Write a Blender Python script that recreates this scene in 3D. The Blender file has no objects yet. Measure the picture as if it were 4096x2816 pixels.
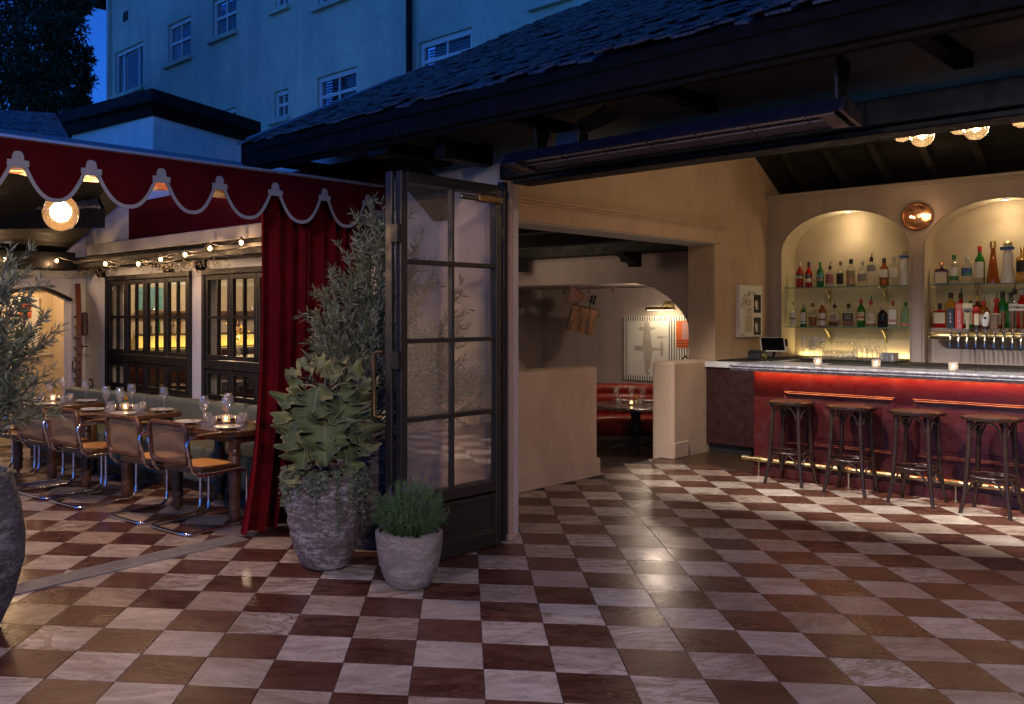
import bpy, bmesh, math, random
from mathutils import Vector, Matrix
random.seed(7)
PI = math.pi
S = bpy.context.scene
C = S.collection
# ---------------------------------------------------------------- camera
F_, CX_, HY_, EYE = 3564.0, 1459.7, 1258.0, 1.525
AX = (.6746, -.7382); BX = (.7382, .6746)
cam = bpy.data.cameras.new('camera'); camo = bpy.data.objects.new('camera', cam); C.objects.link(camo)
cam.sensor_width = 36; cam.lens = 36 * F_ / 4096; cam.shift_x = (2048 - CX_) / 4096; cam.shift_y = (HY_ - 1408) / 4096
cam.clip_start = .05; cam.clip_end = 500
camo.location = (0, 0, EYE)
camo.rotation_euler = (PI / 2, 0, math.atan2(.7382, .6746))
S.camera = camo
# ---------------------------------------------------------------- world, sun, exposure
w = bpy.data.worlds.new('World'); S.world = w; w.use_nodes = True
nt = w.node_tree; nt.nodes.clear()
sky = nt.nodes.new('ShaderNodeTexSky'); sky.sky_type = 'NISHITA'; sky.sun_disc = False
sky.sun_elevation = math.radians(12.0); sky.sun_rotation = math.radians(200); sky.ozone_density = 6; sky.air_density = 1.0; sky.dust_density = 0
hs = nt.nodes.new('ShaderNodeMix'); hs.data_type = 'RGBA'; hs.blend_type = 'MULTIPLY'; hs.inputs[0].default_value = 1
hs.inputs[7].default_value = (.15, .42, 1.0, 1)
bg = nt.nodes.new('ShaderNodeBackground'); bg.inputs[1].default_value = .215
wo = nt.nodes.new('ShaderNodeOutputWorld')
nt.links.new(sky.outputs[0], hs.inputs[6]); nt.links.new(hs.outputs[2], bg.inputs[0]); nt.links.new(bg.outputs[0], wo.inputs[0])
sl = bpy.data.lights.new('sun', 'SUN'); sl.energy = .02; sl.angle = math.radians(20); sl.color = (.55, .7, 1)
so = bpy.data.objects.new('sun', sl); C.objects.link(so); so.rotation_euler = (math.radians(60), 0, math.radians(20))
S.view_settings.view_transform = 'Standard'; S.view_settings.look = 'None'; S.view_settings.exposure = 0; S.view_settings.gamma = 1
S.view_settings.use_curve_mapping = False
S.render.engine = 'CYCLES'
cy = S.cycles; cy.use_denoising = True; cy.max_bounces = 7; cy.diffuse_bounces = 3; cy.glossy_bounces = 4; cy.transparent_max_bounces = 24
cy.transmission_bounces = 6; cy.caustics_reflective = False; cy.caustics_refractive = False; cy.sample_clamp_indirect = 3; cy.sample_clamp_direct = 0
cy.blur_glossy = .5
# ---------------------------------------------------------------- measuring helpers (pixel of the photograph -> point on a known plane)
def ray(x, y):
    r = (x - CX_) / F_
    return (AX[0] * r + AX[1], BX[0] * r + BX[1], (HY_ - y) / F_)
def at(x, y, X=None, Y=None, Z=None, D=None):
    d = ray(x, y)
    t = X / d[0] if X is not None else Y / d[1] if Y is not None else (Z - EYE) / d[2] if Z is not None else D
    return Vector((d[0] * t, d[1] * t, EYE + d[2] * t))
# ---------------------------------------------------------------- mesh builder
class MB:
    def __init__(s): s.v = []; s.f = []; s.m = []; s.k = 0
    def add(s, vs, fs, mi=None):
        o = len(s.v); s.v += [tuple(p) for p in vs]
        for f in fs: s.f.append(tuple(i + o for i in f)); s.m.append(s.k if mi is None else mi)
        return s
    def box(s, x0, x1, y0, y1, z0, z1, mi=None):
        return s.hexa([(x0, y0, z0), (x1, y0, z0), (x1, y1, z0), (x0, y1, z0), (x0, y0, z1), (x1, y0, z1), (x1, y1, z1), (x0, y1, z1)], mi)
    def hexa(s, p, mi=None):
        return s.add(p, [(3, 2, 1, 0), (4, 5, 6, 7), (0, 1, 5, 4), (1, 2, 6, 5), (2, 3, 7, 6), (3, 0, 4, 7)], mi)
    def tube(s, pts, r, n=8, closed=False, mi=None, flat=1.0):
        pts = [Vector(p) for p in pts]; N = len(pts)
        rs = r if isinstance(r, (list, tuple)) else [r] * N
        ring = []; vs = []; prev = None
        for i in range(N):
            a = pts[(i - 1) % N] if (closed or i > 0) else pts[i]; b = pts[(i + 1) % N] if (closed or i < N - 1) else pts[i]
            t = (b - a).normalized()
            if prev is None:
                u = Vector((0, 0, 1)) if abs(t.z) < .9 else Vector((1, 0, 0)); u = (u - t * u.dot(t)).normalized()
            else:
                u = prev - t * prev.dot(t); u = u.normalized() if u.length > 1e-6 else t.orthogonal().normalized()
            prev = u; q = t.cross(u)
            for k in range(n):
                an = 2 * PI * k / n; vs.append(pts[i] + (u * math.cos(an) * flat + q * math.sin(an)) * rs[i])
        fs = []
        for i in range(N if closed else N - 1):
            j = (i + 1) % N
            for k in range(n):
                l = (k + 1) % n; fs.append((i * n + k, i * n + l, j * n + l, j * n + k))
        if not closed: fs.append(tuple(range(n - 1, -1, -1))); fs.append(tuple(range((N - 1) * n, N * n)))
        return s.add(vs, fs, mi)
    def lathe(s, prof, n=16, c=(0, 0, 0), mi=None, sx=1, sy=1, a0=0, a1=2 * PI):
        full = abs(a1 - a0 - 2 * PI) < 1e-6; m = n if full else n + 1
        vs = []; fs = []
        for r, z in prof:
            for k in range(m):
                a = a0 + (a1 - a0) * k / n; vs.append((c[0] + r * sx * math.cos(a), c[1] + r * sy * math.sin(a), c[2] + z))
        for i in range(len(prof) - 1):
            for k in range(n if full else n):
                l = (k + 1) % m; fs.append((i * m + k, i * m + l, (i + 1) * m + l, (i + 1) * m + k))
        if full:
            if prof[0][0] > 1e-4: fs.append(tuple(range(m - 1, -1, -1)))
            if prof[-1][0] > 1e-4: fs.append(tuple(range((len(prof) - 1) * m, len(prof) * m)))
        return s.add(vs, fs, mi)
    def cyl(s, c, r, z0, z1, n=16, mi=None): return s.lathe([(r, z0), (r, z1)], n, (c[0], c[1], 0), mi)
    def sphere(s, c, r, n=12, m=8, mi=None, sz=1.0):
        return s.lathe([(max(1e-5, r * math.sin(PI * i / m)), -r * sz * math.cos(PI * i / m)) for i in range(m + 1)], n, c, mi)
    def prism(s, poly, fn, d0, d1, mi=None, caps=True):
        n = len(poly); vs = [fn(u, v, d0) for u, v in poly] + [fn(u, v, d1) for u, v in poly]
        fs = [(i, (i + 1) % n, n + (i + 1) % n, n + i) for i in range(n)]
        if caps: fs += [tuple(range(n - 1, -1, -1)), tuple(range(n, 2 * n))]
        return s.add(vs, fs, mi)
    def grid(s, fn, nu, nv, mi=None):
        vs = [fn(i / nu, j / nv) for j in range(nv + 1) for i in range(nu + 1)]; q = nu + 1
        return s.add(vs, [(j * q + i, j * q + i + 1, (j + 1) * q + i + 1, (j + 1) * q + i) for j in range(nv) for i in range(nu)], mi)
    def build(s, name, mats, parent=None, smooth=None, bevel=0, loc=None, rot=None, seg=1, fix=True, solid=0):
        me = bpy.data.meshes.new(name); me.from_pydata(s.v, [], s.f)
        if not isinstance(mats, (list, tuple)): mats = [mats]
        for m in mats: me.materials.append(M[m] if isinstance(m, str) else m)
        if len(mats) > 1: me.polygons.foreach_set('material_index', s.m)
        if fix:
            bm = bmesh.new(); bm.from_mesh(me); bmesh.ops.recalc_face_normals(bm, faces=bm.faces); bm.to_mesh(me); bm.free()
        if smooth is not None:
            me.polygons.foreach_set('use_smooth', [True] * len(me.polygons)); me.set_sharp_from_angle(angle=math.radians(smooth))
        me.update()
        o = bpy.data.objects.new(name, me); C.objects.link(o)
        if parent: o.parent = parent
        if loc is not None: o.location = loc
        if rot is not None: o.rotation_euler = rot
        if solid:
            q = o.modifiers.new('solid', 'SOLIDIFY'); q.thickness = solid; q.offset = 0
        if bevel:
            b = o.modifiers.new('bevel', 'BEVEL'); b.width = bevel; b.segments = seg; b.limit_method = 'ANGLE'; b.angle_limit = .6
        return o
def tag(o, label, cat, group=None):
    o['label'] = label; o['category'] = cat
    if group: o['group'] = group
    return o
def struct(o): o['kind'] = 'structure'; return o
def stuff(o): o['kind'] = 'stuff'; return o
def thing(name, label, cat, loc=(0, 0, 0), rz=0, group=None):
    o = bpy.data.objects.new(name, None); C.objects.link(o); o.empty_display_size = .1
    o.location = loc; o.rotation_euler = (0, 0, rz)
    return tag(o, label, cat, group)
KIDS = {}
def kids(o): return [c for c in bpy.data.objects if c.parent == o]
def copy_tree(o, loc=None, rz=None, label=None, group=None, _p=None, rot=None, scale=None):
    c = o.copy(); C.objects.link(c)
    if _p is not None: c.parent = _p
    if loc is not None: c.location = loc
    if rz is not None: c.rotation_euler = (0, 0, rz)
    if rot is not None: c.rotation_euler = rot
    if scale is not None: c.scale = (scale,) * 3 if not isinstance(scale, tuple) else scale
    if label: c['label'] = label
    if group: c['group'] = group
    for k in o.children: copy_tree(k, _p=c)
    return c
def dup(o, loc=None, rot=None, scale=None, parent=None):
    c = o.copy(); C.objects.link(c)
    if parent is not None: c.parent = parent
    if loc is not None: c.location = loc
    if rot is not None: c.rotation_euler = rot
    if scale is not None: c.scale = scale
    return c
def text(body, size, m, parent, mw, depth=.0006, name='lettering', align='CENTER', sx=1.0, spacing=1.0):
    cu = bpy.data.curves.new('t', 'FONT'); cu.body = body; cu.size = size; cu.align_x = align; cu.align_y = 'CENTER'; cu.extrude = depth; cu.resolution_u = 2
    cu.space_character = spacing
    t = bpy.data.objects.new('t', cu); C.objects.link(t)
    dg = bpy.context.evaluated_depsgraph_get(); me = bpy.data.meshes.new_from_object(t.evaluated_get(dg)); me.name = name
    bpy.data.objects.remove(t); bpy.data.curves.remove(cu)
    me.transform(Matrix.Diagonal((sx, 1, 1, 1))); me.transform(mw)
    me.materials.clear(); me.materials.append(M[m])
    o = bpy.data.objects.new(name, me); C.objects.link(o); o.parent = parent
    return o
def face_m(origin, right, up):
    r = Vector(right).normalized(); u = Vector(up).normalized(); n = r.cross(u)
    m = Matrix((r, u, n)).transposed().to_4x4(); m.translation = Vector(origin); return m
def light(kind, name, loc, e, col, parent=None, size=.05, spot=None, blend=.5, rot=None, sy=None, spread=None):
    l = bpy.data.lights.new(name, kind); l.energy = e; l.color = col
    if kind == 'POINT': l.shadow_soft_size = size
    if kind == 'SPOT': l.shadow_soft_size = size; l.spot_size = math.radians(spot); l.spot_blend = blend
    if kind == 'AREA':
        l.size = size
        if sy: l.shape = 'RECTANGLE'; l.size_y = sy
        if spread: l.spread = math.radians(spread)
    o = bpy.data.objects.new(name, l); C.objects.link(o); o.location = loc
    if rot: o.rotation_euler = rot
    if parent: o.parent = parent
    return o
def aim(d):
    return Vector(d).to_track_quat('-Z', 'Y').to_euler()
# ---------------------------------------------------------------- materials
M = {}
def new(name):
    m = bpy.data.materials.new(name); m.use_nodes = True; M[name] = m
    n = m.node_tree.nodes; return m, n, m.node_tree.links, n['Principled BSDF']
def lerp(c, k): return tuple(min(1, x * k) for x in c)
def coords(n, l, scale=1, rnd=True, world=False):
    if world:
        g = n.new('ShaderNodeNewGeometry'); src = g.outputs['Position']
    else:
        g = n.new('ShaderNodeTexCoord'); src = g.outputs['Object']
    if not rnd: return src
    oi = n.new('ShaderNodeObjectInfo'); mu = n.new('ShaderNodeMath'); mu.operation = 'MULTIPLY'; mu.inputs[1].default_value = 37.0
    l.new(oi.outputs['Random'], mu.inputs[0])
    ad = n.new('ShaderNodeVectorMath'); ad.operation = 'ADD'; l.new(src, ad.inputs[0]); l.new(mu.outputs[0], ad.inputs[1])
    return ad.outputs[0]
def mapping(n, l, src, sc):
    mp = n.new('ShaderNodeMapping'); mp.inputs['Scale'].default_value = sc; l.new(src, mp.inputs['Vector']); return mp.outputs[0]
def noise(n, l, src, scale, detail=4, rough=.55, dist=0):
    t = n.new('ShaderNodeTexNoise'); t.inputs['Scale'].default_value = scale; t.inputs['Detail'].default_value = detail
    t.inputs['Roughness'].default_value = rough; t.inputs['Distortion'].default_value = dist; l.new(src, t.inputs['Vector']); return t.outputs['Fac']
def ramp(n, l, src, stops):
    r = n.new('ShaderNodeValToRGB'); e = r.color_ramp.elements
    while len(e) < len(stops): e.new(.5)
    for k, (p, c) in enumerate(stops): e[k].position = p; e[k].color = (c[0], c[1], c[2], 1) if isinstance(c, (tuple, list)) else (c, c, c, 1)
    l.new(src, r.inputs[0]); return r.outputs[0]
def mix(n, l, fac, a, b, mode='MIX'):
    x = n.new('ShaderNodeMix'); x.data_type = 'RGBA'; x.blend_type = mode
    for i, q in ((0, fac), (6, a), (7, b)):
        if isinstance(q, (int, float)): x.inputs[i].default_value = q if i == 0 else (q, q, q, 1)
        elif isinstance(q, tuple): x.inputs[i].default_value = (q[0], q[1], q[2], 1)
        else: l.new(q, x.inputs[i])
    return x.outputs[2]
def bump(n, l, p, h, strength=.2, dist=.01):
    b = n.new('ShaderNodeBump'); b.inputs['Strength'].default_value = strength; b.inputs['Distance'].default_value = dist
    l.new(h, b.inputs['Height']); l.new(b.outputs[0], p.inputs['Normal'])
def mat(name, col, rough=.5, metal=0, var=.12, scale=6, bmp=0, bsc=60, col2=None, spec=.5, rvar=.12, stretch=(1, 1, 1), sheen=0, coat=0, world=False, bdist=.004):
    m, n, l, p = new(name)
    src = mapping(n, l, coords(n, l, world=world), stretch)
    f = noise(n, l, src, scale, 5, .6)
    c = ramp(n, l, f, [(.3, lerp(col, 1 - var)), (.7, lerp(col2 or col, 1 + var))])
    l.new(c, p.inputs['Base Color'])
    if rvar: l.new(ramp(n, l, noise(n, l, src, scale * 2.3, 3), [(.3, max(.02, rough - rvar)), (.7, min(1, rough + rvar))]), p.inputs['Roughness'])
    else: p.inputs['Roughness'].default_value = rough
    p.inputs['Metallic'].default_value = metal; p.inputs['Specular IOR Level'].default_value = spec
    if sheen: p.inputs['Sheen Weight'].default_value = sheen
    if coat: p.inputs['Coat Weight'].default_value = coat; p.inputs['Coat Roughness'].default_value = .12
    if bmp: bump(n, l, p, noise(n, l, src, bsc, 4), bmp, bdist)
    return m
def emit(name, col, s):
    m, n, l, p = new(name); p.inputs['Base Color'].default_value = (*col, 1); p.inputs['Emission Color'].default_value = (*col, 1); p.inputs['Emission Strength'].default_value = s
    return m
def glass(name, tint=(1, 1, 1), gl=1.0, rough=.02, diff=None, dmix=.0, ior=1.45):
    m, n, l, p = new(name); n.remove(p); out = n['Material Output']
    tr = n.new('ShaderNodeBsdfTransparent'); tr.inputs[0].default_value = (*tint, 1)
    base = tr.outputs[0]
    if diff:
        d = n.new('ShaderNodeBsdfDiffuse'); d.inputs[0].default_value = (*diff, 1); x = n.new('ShaderNodeMixShader'); x.inputs[0].default_value = dmix
        l.new(base, x.inputs[1]); l.new(d.outputs[0], x.inputs[2]); base = x.outputs[0]
    g = n.new('ShaderNodeBsdfGlossy'); g.inputs['Roughness'].default_value = rough
    lw = n.new('ShaderNodeLayerWeight'); lw.inputs[0].default_value = .5; pw5 = n.new('ShaderNodeMath'); pw5.operation = 'POWER'; pw5.inputs[1].default_value = 4.5; l.new(lw.outputs['Facing'], pw5.inputs[0])
    fr = n.new('ShaderNodeMath'); fr.operation = 'MULTIPLY_ADD'; fr.inputs[1].default_value = .9; fr.inputs[2].default_value = .045; l.new(pw5.outputs[0], fr.inputs[0])
    mu = n.new('ShaderNodeMath'); mu.operation = 'MULTIPLY'; mu.inputs[1].default_value = gl; mu.use_clamp = True; l.new(fr.outputs[0], mu.inputs[0])
    x = n.new('ShaderNodeMixShader'); l.new(mu.outputs[0], x.inputs[0]); l.new(base, x.inputs[1]); l.new(g.outputs[0], x.inputs[2]); l.new(x.outputs[0], out.inputs[0])
    return m
def stucco(name, c1, c2, rough=.85, b=.25, sc=1.3):
    m, n, l, p = new(name)
    src = coords(n, l, rnd=False, world=True)
    a = noise(n, l, src, sc, 6, .62, .4); st = noise(n, l, mapping(n, l, src, (1, 1, .35)), 4.5, 4, .5)
    c = ramp(n, l, a, [(.3, c1), (.72, c2)]); c = mix(n, l, .25, c, ramp(n, l, st, [(.35, lerp(c1, .8)), (.65, lerp(c2, 1.1))]))
    l.new(c, p.inputs['Base Color']); p.inputs['Roughness'].default_value = rough
    h = mix(n, l, .35, noise(n, l, src, 9, 5, .6), noise(n, l, src, 120, 3, .6)); bump(n, l, p, h, b, .02)
    return m
def tilemat(name, base, veins, alt, rough):
    m, n, l, p = new(name)
    oi = n.new('ShaderNodeObjectInfo'); atn = n.new('ShaderNodeAttribute'); atn.attribute_name = 'rnd'
    ad = n.new('ShaderNodeMath'); ad.operation = 'ADD'; l.new(oi.outputs['Random'], ad.inputs[0]); l.new(atn.outputs['Fac'], ad.inputs[1])
    fr = n.new('ShaderNodeMath'); fr.operation = 'FRACT'; l.new(ad.outputs[0], fr.inputs[0]); R = fr.outputs[0]
    def hsh(k):
        q = n.new('ShaderNodeMath'); q.operation = 'MULTIPLY'; q.inputs[1].default_value = k; l.new(R, q.inputs[0])
        z = n.new('ShaderNodeMath'); z.operation = 'FRACT'; l.new(q.outputs[0], z.inputs[0]); return z.outputs[0]
    g = n.new('ShaderNodeNewGeometry')
    cmb = n.new('ShaderNodeCombineXYZ'); mu = n.new('ShaderNodeMath'); mu.operation = 'MULTIPLY'; mu.inputs[1].default_value = 53; l.new(R, mu.inputs[0])
    l.new(mu.outputs[0], cmb.inputs[0]); l.new(hsh(91.7), cmb.inputs[1]); l.new(mu.outputs[0], cmb.inputs[2])
    va = n.new('ShaderNodeVectorMath'); va.operation = 'ADD'; l.new(g.outputs['Position'], va.inputs[0]); l.new(cmb.outputs[0], va.inputs[1])
    rot = n.new('ShaderNodeVectorRotate'); rot.rotation_type = 'Z_AXIS'; ra = n.new('ShaderNodeMapRange'); ra.inputs[3].default_value = -1.15; ra.inputs[4].default_value = -.35; l.new(hsh(17.3), ra.inputs[0]); l.new(ra.outputs[0], rot.inputs['Angle'])
    l.new(va.outputs[0], rot.inputs['Vector'])
    st = mapping(n, l, rot.outputs[0], (1, 3.4, 1))
    cloud = noise(n, l, st, 3.2, 7, .62, .8)
    # thin veins: distance of a distorted noise from its mid level
    vn = noise(n, l, st, 2.6, 8, .6, 1.6)
    sb = n.new('ShaderNodeMath'); sb.operation = 'SUBTRACT'; sb.inputs[1].default_value = .5; l.new(vn, sb.inputs[0])
    ab = n.new('ShaderNodeMath'); ab.operation = 'ABSOLUTE'; l.new(sb.outputs[0], ab.inputs[0])
    vein = ramp(n, l, ab.outputs[0], [(0, 1.0), (.02, .65), (.05, 0.0)])
    c = ramp(n, l, hsh(7.13), [(0, lerp(base, .78)), (.3, base), (.62, lerp(alt, 1.0)), (.85, lerp(base, .9)), (1, lerp(base, 1.2))])
    c = mix(n, l, ramp(n, l, cloud, [(.40, 0.0), (.75, .75)]), c, veins)
    am = n.new('ShaderNodeMath'); am.operation = 'MULTIPLY'; l.new(vein, am.inputs[0]); vk = ramp(n, l, hsh(29.9), [(.15, .25), (.85, .95)]); l.new(vk, am.inputs[1])
    c = mix(n, l, am.outputs[0], c, veins)
    dirt = noise(n, l, g.outputs['Position'], .9, 5, .65)
    c = mix(n, l, ramp(n, l, dirt, [(.42, 0.0), (.72, .42)]), c, lerp(veins, .5))
    fine = noise(n, l, g.outputs['Position'], 60, 4, .7); c = mix(n, l, .28, c, ramp(n, l, fine, [(.3, .25), (.7, .75)]), 'SOFT_LIGHT')
    l.new(c, p.inputs['Base Color'])
    rr = mix(n, l, .5, ramp(n, l, noise(n, l, g.outputs['Position'], 4, 5, .6), [(.3, rough - .1), (.7, rough + .17)]), ramp(n, l, hsh(3.7), [(0, rough - .08), (1, rough + .12)]))
    l.new(rr, p.inputs['Roughness']); p.inputs['Specular IOR Level'].default_value = .2
    bump(n, l, p, mix(n, l, .5, noise(n, l, g.outputs['Position'], 12, 4), fine), .045, .004)
    return m
tilemat('tile_light', (.59, .525, .45), (.17, .105, .070), (.38, .30, .235), .27)
tilemat('tile_dark', (.046, .0130, .0085), (.16, .075, .052), (.085, .036, .026), .27)
mat('grout', (.05, .04, .035), .9)
stucco('wall_warm', (.47, .33, .225), (.62, .47, .335), b=.30)
stucco('wall_mauve', (.38, .315, .28), (.46, .385, .345), b=.22)
stucco('wall_cream', (.62, .50, .36), (.68, .56, .42), b=.1)
stucco('stucco_white', (.66, .66, .65), (.80, .80, .77), b=.35)
stucco('board_grey', (.16, .155, .16), (.24, .23, .235), b=.2)
stucco('stucco_grey', (.20, .19, .175), (.26, .25, .23), b=.3)
stucco('stucco_pink', (.52, .43, .38), (.64, .55, .49), b=.5)
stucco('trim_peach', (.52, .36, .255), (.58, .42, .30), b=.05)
stucco('jamb_paint', (.36, .235, .165), (.42, .28, .20), b=.05)
def brickpaint():
    m, n, l, p = new('apartment_paint'); src = coords(n, l, rnd=False, world=True)
    sp = n.new('ShaderNodeSeparateXYZ'); l.new(src, sp.inputs[0]); cb = n.new('ShaderNodeCombineXYZ')
    sm = n.new('ShaderNodeMath'); sm.operation = 'ADD'; l.new(sp.outputs[0], sm.inputs[0]); l.new(sp.outputs[1], sm.inputs[1])
    l.new(sm.outputs[0], cb.inputs[0]); l.new(sp.outputs[2], cb.inputs[1])
    b = n.new('ShaderNodeTexBrick'); b.inputs['Scale'].default_value = 4; b.inputs['Mortar Size'].default_value = .012; l.new(cb.outputs[0], b.inputs['Vector'])
    b.inputs['Color1'].default_value = (.9, .9, .9, 1); b.inputs['Color2'].default_value = (.8, .8, .8, 1); b.inputs['Mortar'].default_value = (.35, .35, .35, 1)
    a = noise(n, l, src, .35, 6, .62); f = noise(n, l, src, 5, 5, .7); st = noise(n, l, mapping(n, l, src, (1, 1, .12)), 1.6, 5)
    c = ramp(n, l, a, [(.28, (.34, .40, .33)), (.72, (.72, .72, .53))]); c = mix(n, l, ramp(n, l, f, [(.52, 0.0), (.72, .45)]), c, (.24, .31, .28)); c = mix(n, l, ramp(n, l, st, [(.48, 0.0), (.7, .45)]), c, (.24, .33, .31))
    c = mix(n, l, .12, c, b.outputs[0], 'MULTIPLY')
    l.new(c, p.inputs['Base Color']); p.inputs['Roughness'].default_value = .85
    bump(n, l, p, mix(n, l, .6, b.outputs[0], f), .35, .03)
brickpaint()
mat('black_wood', (.004, .0038, .0038), .55, spec=.2, var=.3, bmp=.2, bsc=25)
mat('fascia_paint', (.010, .0065, .0045), .8, spec=.15, var=.3, bmp=.2)
mat('dark_ceiling', (.012, .010, .008), .7, var=.35, bmp=.3, stretch=(1, .3, 1))
mat('bronze_frame', (.016, .012, .010), .5, metal=.1, var=.25, bmp=.08)
mat('window_wood', (.009, .007, .006), .45, var=.35, bmp=.15)
mat('blind_grey', (.13, .14, .15), .7)
mat('trim_white', (.60, .60, .58), .55, var=.08, bmp=.1)
mat('shingle', (.080, .080, .086), .85, var=.45, scale=9, bmp=.8, bsc=150, col2=(.13, .13, .14), rvar=.05)
mat('flashing', (.55, .55, .56), .35, metal=.7)
mat('roof_edge', (.010, .010, .013), .8, spec=.2)
mat('steel', (.55, .54, .52), .3, metal=1, var=.06)
mat('chrome', (.72, .71, .70), .09, metal=1, var=.03, rvar=.04)
mat('heater_blue', (.003, .004, .013), .6, spec=.2, var=.2)
mat('heater_reflector', (.20, .155, .145), .5, metal=1, var=.2)
mat('aged_brass', (.14, .085, .035), .45, metal=.8, var=.3); mat('drain_steel', (.30, .30, .28), .6, metal=.3, var=.15)
mat('brass', (.42, .32, .15), .36, metal=1, var=.25, col2=(.68, .56, .3))
mat('copper', (.80, .42, .26), .16, metal=1, var=.15)
mat('oxblood', (.052, .0062, .0068), .36, var=.15, spec=.5, bmp=.05, coat=.15)
mat('oxblood_shaded', (.026, .004, .004), .5, var=.2)  # oxblood darkened to stand for the blocked light on the service cabinet
mat('leather_red', (.22, .022, .018), .33, var=.25, bmp=.15, bsc=90)
mat('curtain', (.105, .0028, .0055), .9, var=.2, spec=.12, bmp=.25, bsc=220)
mat('valance_red', (.068, .0022, .004), .92, var=.15, spec=.1, bmp=.2, bsc=220)
mat('valance_trim', (.27, .26, .265), .85, var=.1, bmp=.2, bsc=200)
mat('canopy_beige', (.52, .40, .25), .85, var=.12)
mat('canopy_rust', (.26, .075, .035), .85, var=.12)
mat('canopy_top', (.20, .21, .22), .75, var=.15, bmp=.1)
mat('walnut', (.085, .037, .018), .32, var=.4, scale=5, stretch=(1, 6, 6), coat=.25, bmp=.08)
mat('bentwood', (.024, .012, .008), .30, var=.3, coat=.2)
mat('stool_seat', (.07, .030, .018), .35, var=.3)
mat('black_rubber', (.010, .010, .011), .55, var=.2)
mat('black_plastic', (.012, .012, .013), .4)
mat('screen', (.004, .004, .005), .08, rvar=0)
mat('banquette_green', (.115, .140, .110), .62, var=.12, bmp=.15, bsc=120)
mat('ceramic', (.70, .68, .64), .22, var=.06)
mat('porcelain', (.72, .73, .76), .18, var=.05)
mat('paper', (.74, .73, .70), .7, var=.05)
mat('ink', (.012, .011, .012), .6)
mat('ink_sepia', (.42, .38, .36), .7, var=.2)
mat('orange_print', (.62, .13, .035), .6)
mat('pink_print', (.55, .30, .30), .7)
mat('wood_floor', (.050, .026, .013), .35, var=.5, stretch=(1, 8, 1), scale=3)
mat('wood_floor_dark', (.020, .018, .016), .4, var=.4, stretch=(8, 1, 1), scale=2)
mat('speaker_wood', (.030, .012, .006), .45, var=.3, scale=2.6, stretch=(6, 6, 1.0), col2=(.17, .075, .022))
mat('speaker_horn', (.10, .030, .014), .5, var=.2)
mat('cast_iron', (.05, .052, .05), .5, metal=.3, var=.3)
mat('zinc', (.30, .29, .29), .22, metal=.9, var=.1)
mat('door_red', (.10, .022, .014), .5, var=.4, bmp=.2)
mat('iron_black', (.012, .011, .011), .5, metal=.3)
mat('yellow_petal', (.75, .42, .02), .6, var=.2)
mat('stem_green', (.07, .14, .03), .6)
mat('wax', (.75, .6, .42), .5)
mat('soil', (.035, .026, .02), .95, bmp=.5, bsc=30)
mat('pebble', (.22, .20, .18), .6, var=.5, scale=5, bmp=.1)
mat('twig', (.13, .11, .085), .8, var=.3)
mat('lavender_flower', (.085, .05, .11), .8, var=.3)
mat('bark', (.035, .028, .022), .9, var=.3, bmp=.5)
mat('backsplash', (.72, .68, .58), .45, var=.06)
mat('mat_black', (.012, .012, .012), .6, bmp=.3, bsc=200)
mat('wall_inner', (.50, .42, .30), .8, var=.06)
def two_sided(name, top, under, rough=.6, var=.2, tr=.25, random_hue=.25):
    m, n, l, p = new(name)
    g = n.new('ShaderNodeNewGeometry'); src = g.outputs['Position']
    f = noise(n, l, src, 14, 3); f2 = noise(n, l, src, 2.2, 3)
    a = ramp(n, l, f, [(.3, lerp(top, 1 - var)), (.7, lerp(top, 1 + var))]); a = mix(n, l, ramp(n, l, f2, [(.35, 0.0), (.7, random_hue)]), a, lerp((top[0] * 1.4, top[1] * 1.05, top[2] * .6), 1))
    c = mix(n, l, g.outputs['Backfacing'], a, under)
    l.new(c, p.inputs['Base Color']); p.inputs['Roughness'].default_value = rough
    if tr:
        out = n['Material Output']; t = n.new('ShaderNodeBsdfTranslucent'); l.new(c, t.inputs[0]); x = n.new('ShaderNodeMixShader'); x.inputs[0].default_value = tr
        l.new(p.outputs[0], x.inputs[1]); l.new(t.outputs[0], x.inputs[2]); l.new(x.outputs[0], out.inputs[0])
    return m
two_sided('olive_leaf', (.115, .145, .075), (.25, .28, .21), .5)
two_sided('lavender_leaf', (.085, .15, .055), (.10, .16, .07), .6)
two_sided('vine_leaf', (.14, .18, .115), (.17, .20, .14), .65)
two_sided('tree_leaf', (.035, .060, .026), (.04, .065, .03), .6)
two_sided('kalanchoe_old', (.095, .125, .042), (.16, .13, .07), .7, tr=.1)
two_sided('kalanchoe_young', (.20, .21, .075), (.22, .21, .10), .7, tr=.15)
mat('kalanchoe_edge', (.33, .29, .17), .8, var=.2)
def potmat(name, a, b, lime, amt, bands=0):
    m, n, l, p = new(name); src = coords(n, l)
    c = ramp(n, l, noise(n, l, src, 3.2, 6, .65), [(.3, a), (.72, b)])
    wv = noise(n, l, mapping(n, l, src, (.8, .8, 3.2)), 7, 8, .78, .3); fl = noise(n, l, mapping(n, l, src, (1, 1, 1.6)), 34, 7, .8)
    k = mix(n, l, .5, wv, fl)
    c = mix(n, l, ramp(n, l, k, [(.485, 0.0), (.57, amt)]), c, lime)
    mo = noise(n, l, src, 2.0, 4); c = mix(n, l, ramp(n, l, mo, [(.55, 0.0), (.75, .5)]), c, (.05, .055, .035))
    l.new(c, p.inputs['Base Color']); p.inputs['Roughness'].default_value = .88
    bump(n, l, p, k, .5, .012)
potmat('pot_banded', (.085, .062, .055), (.16, .12, .108), (.46, .44, .43), .75)
potmat('pot_stone', (.17, .13, .10), (.26, .21, .17), (.42, .36, .31), .7)
potmat('pot_dark', (.040, .034, .036), (.085, .072, .072), (.32, .31, .30), .6)
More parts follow.
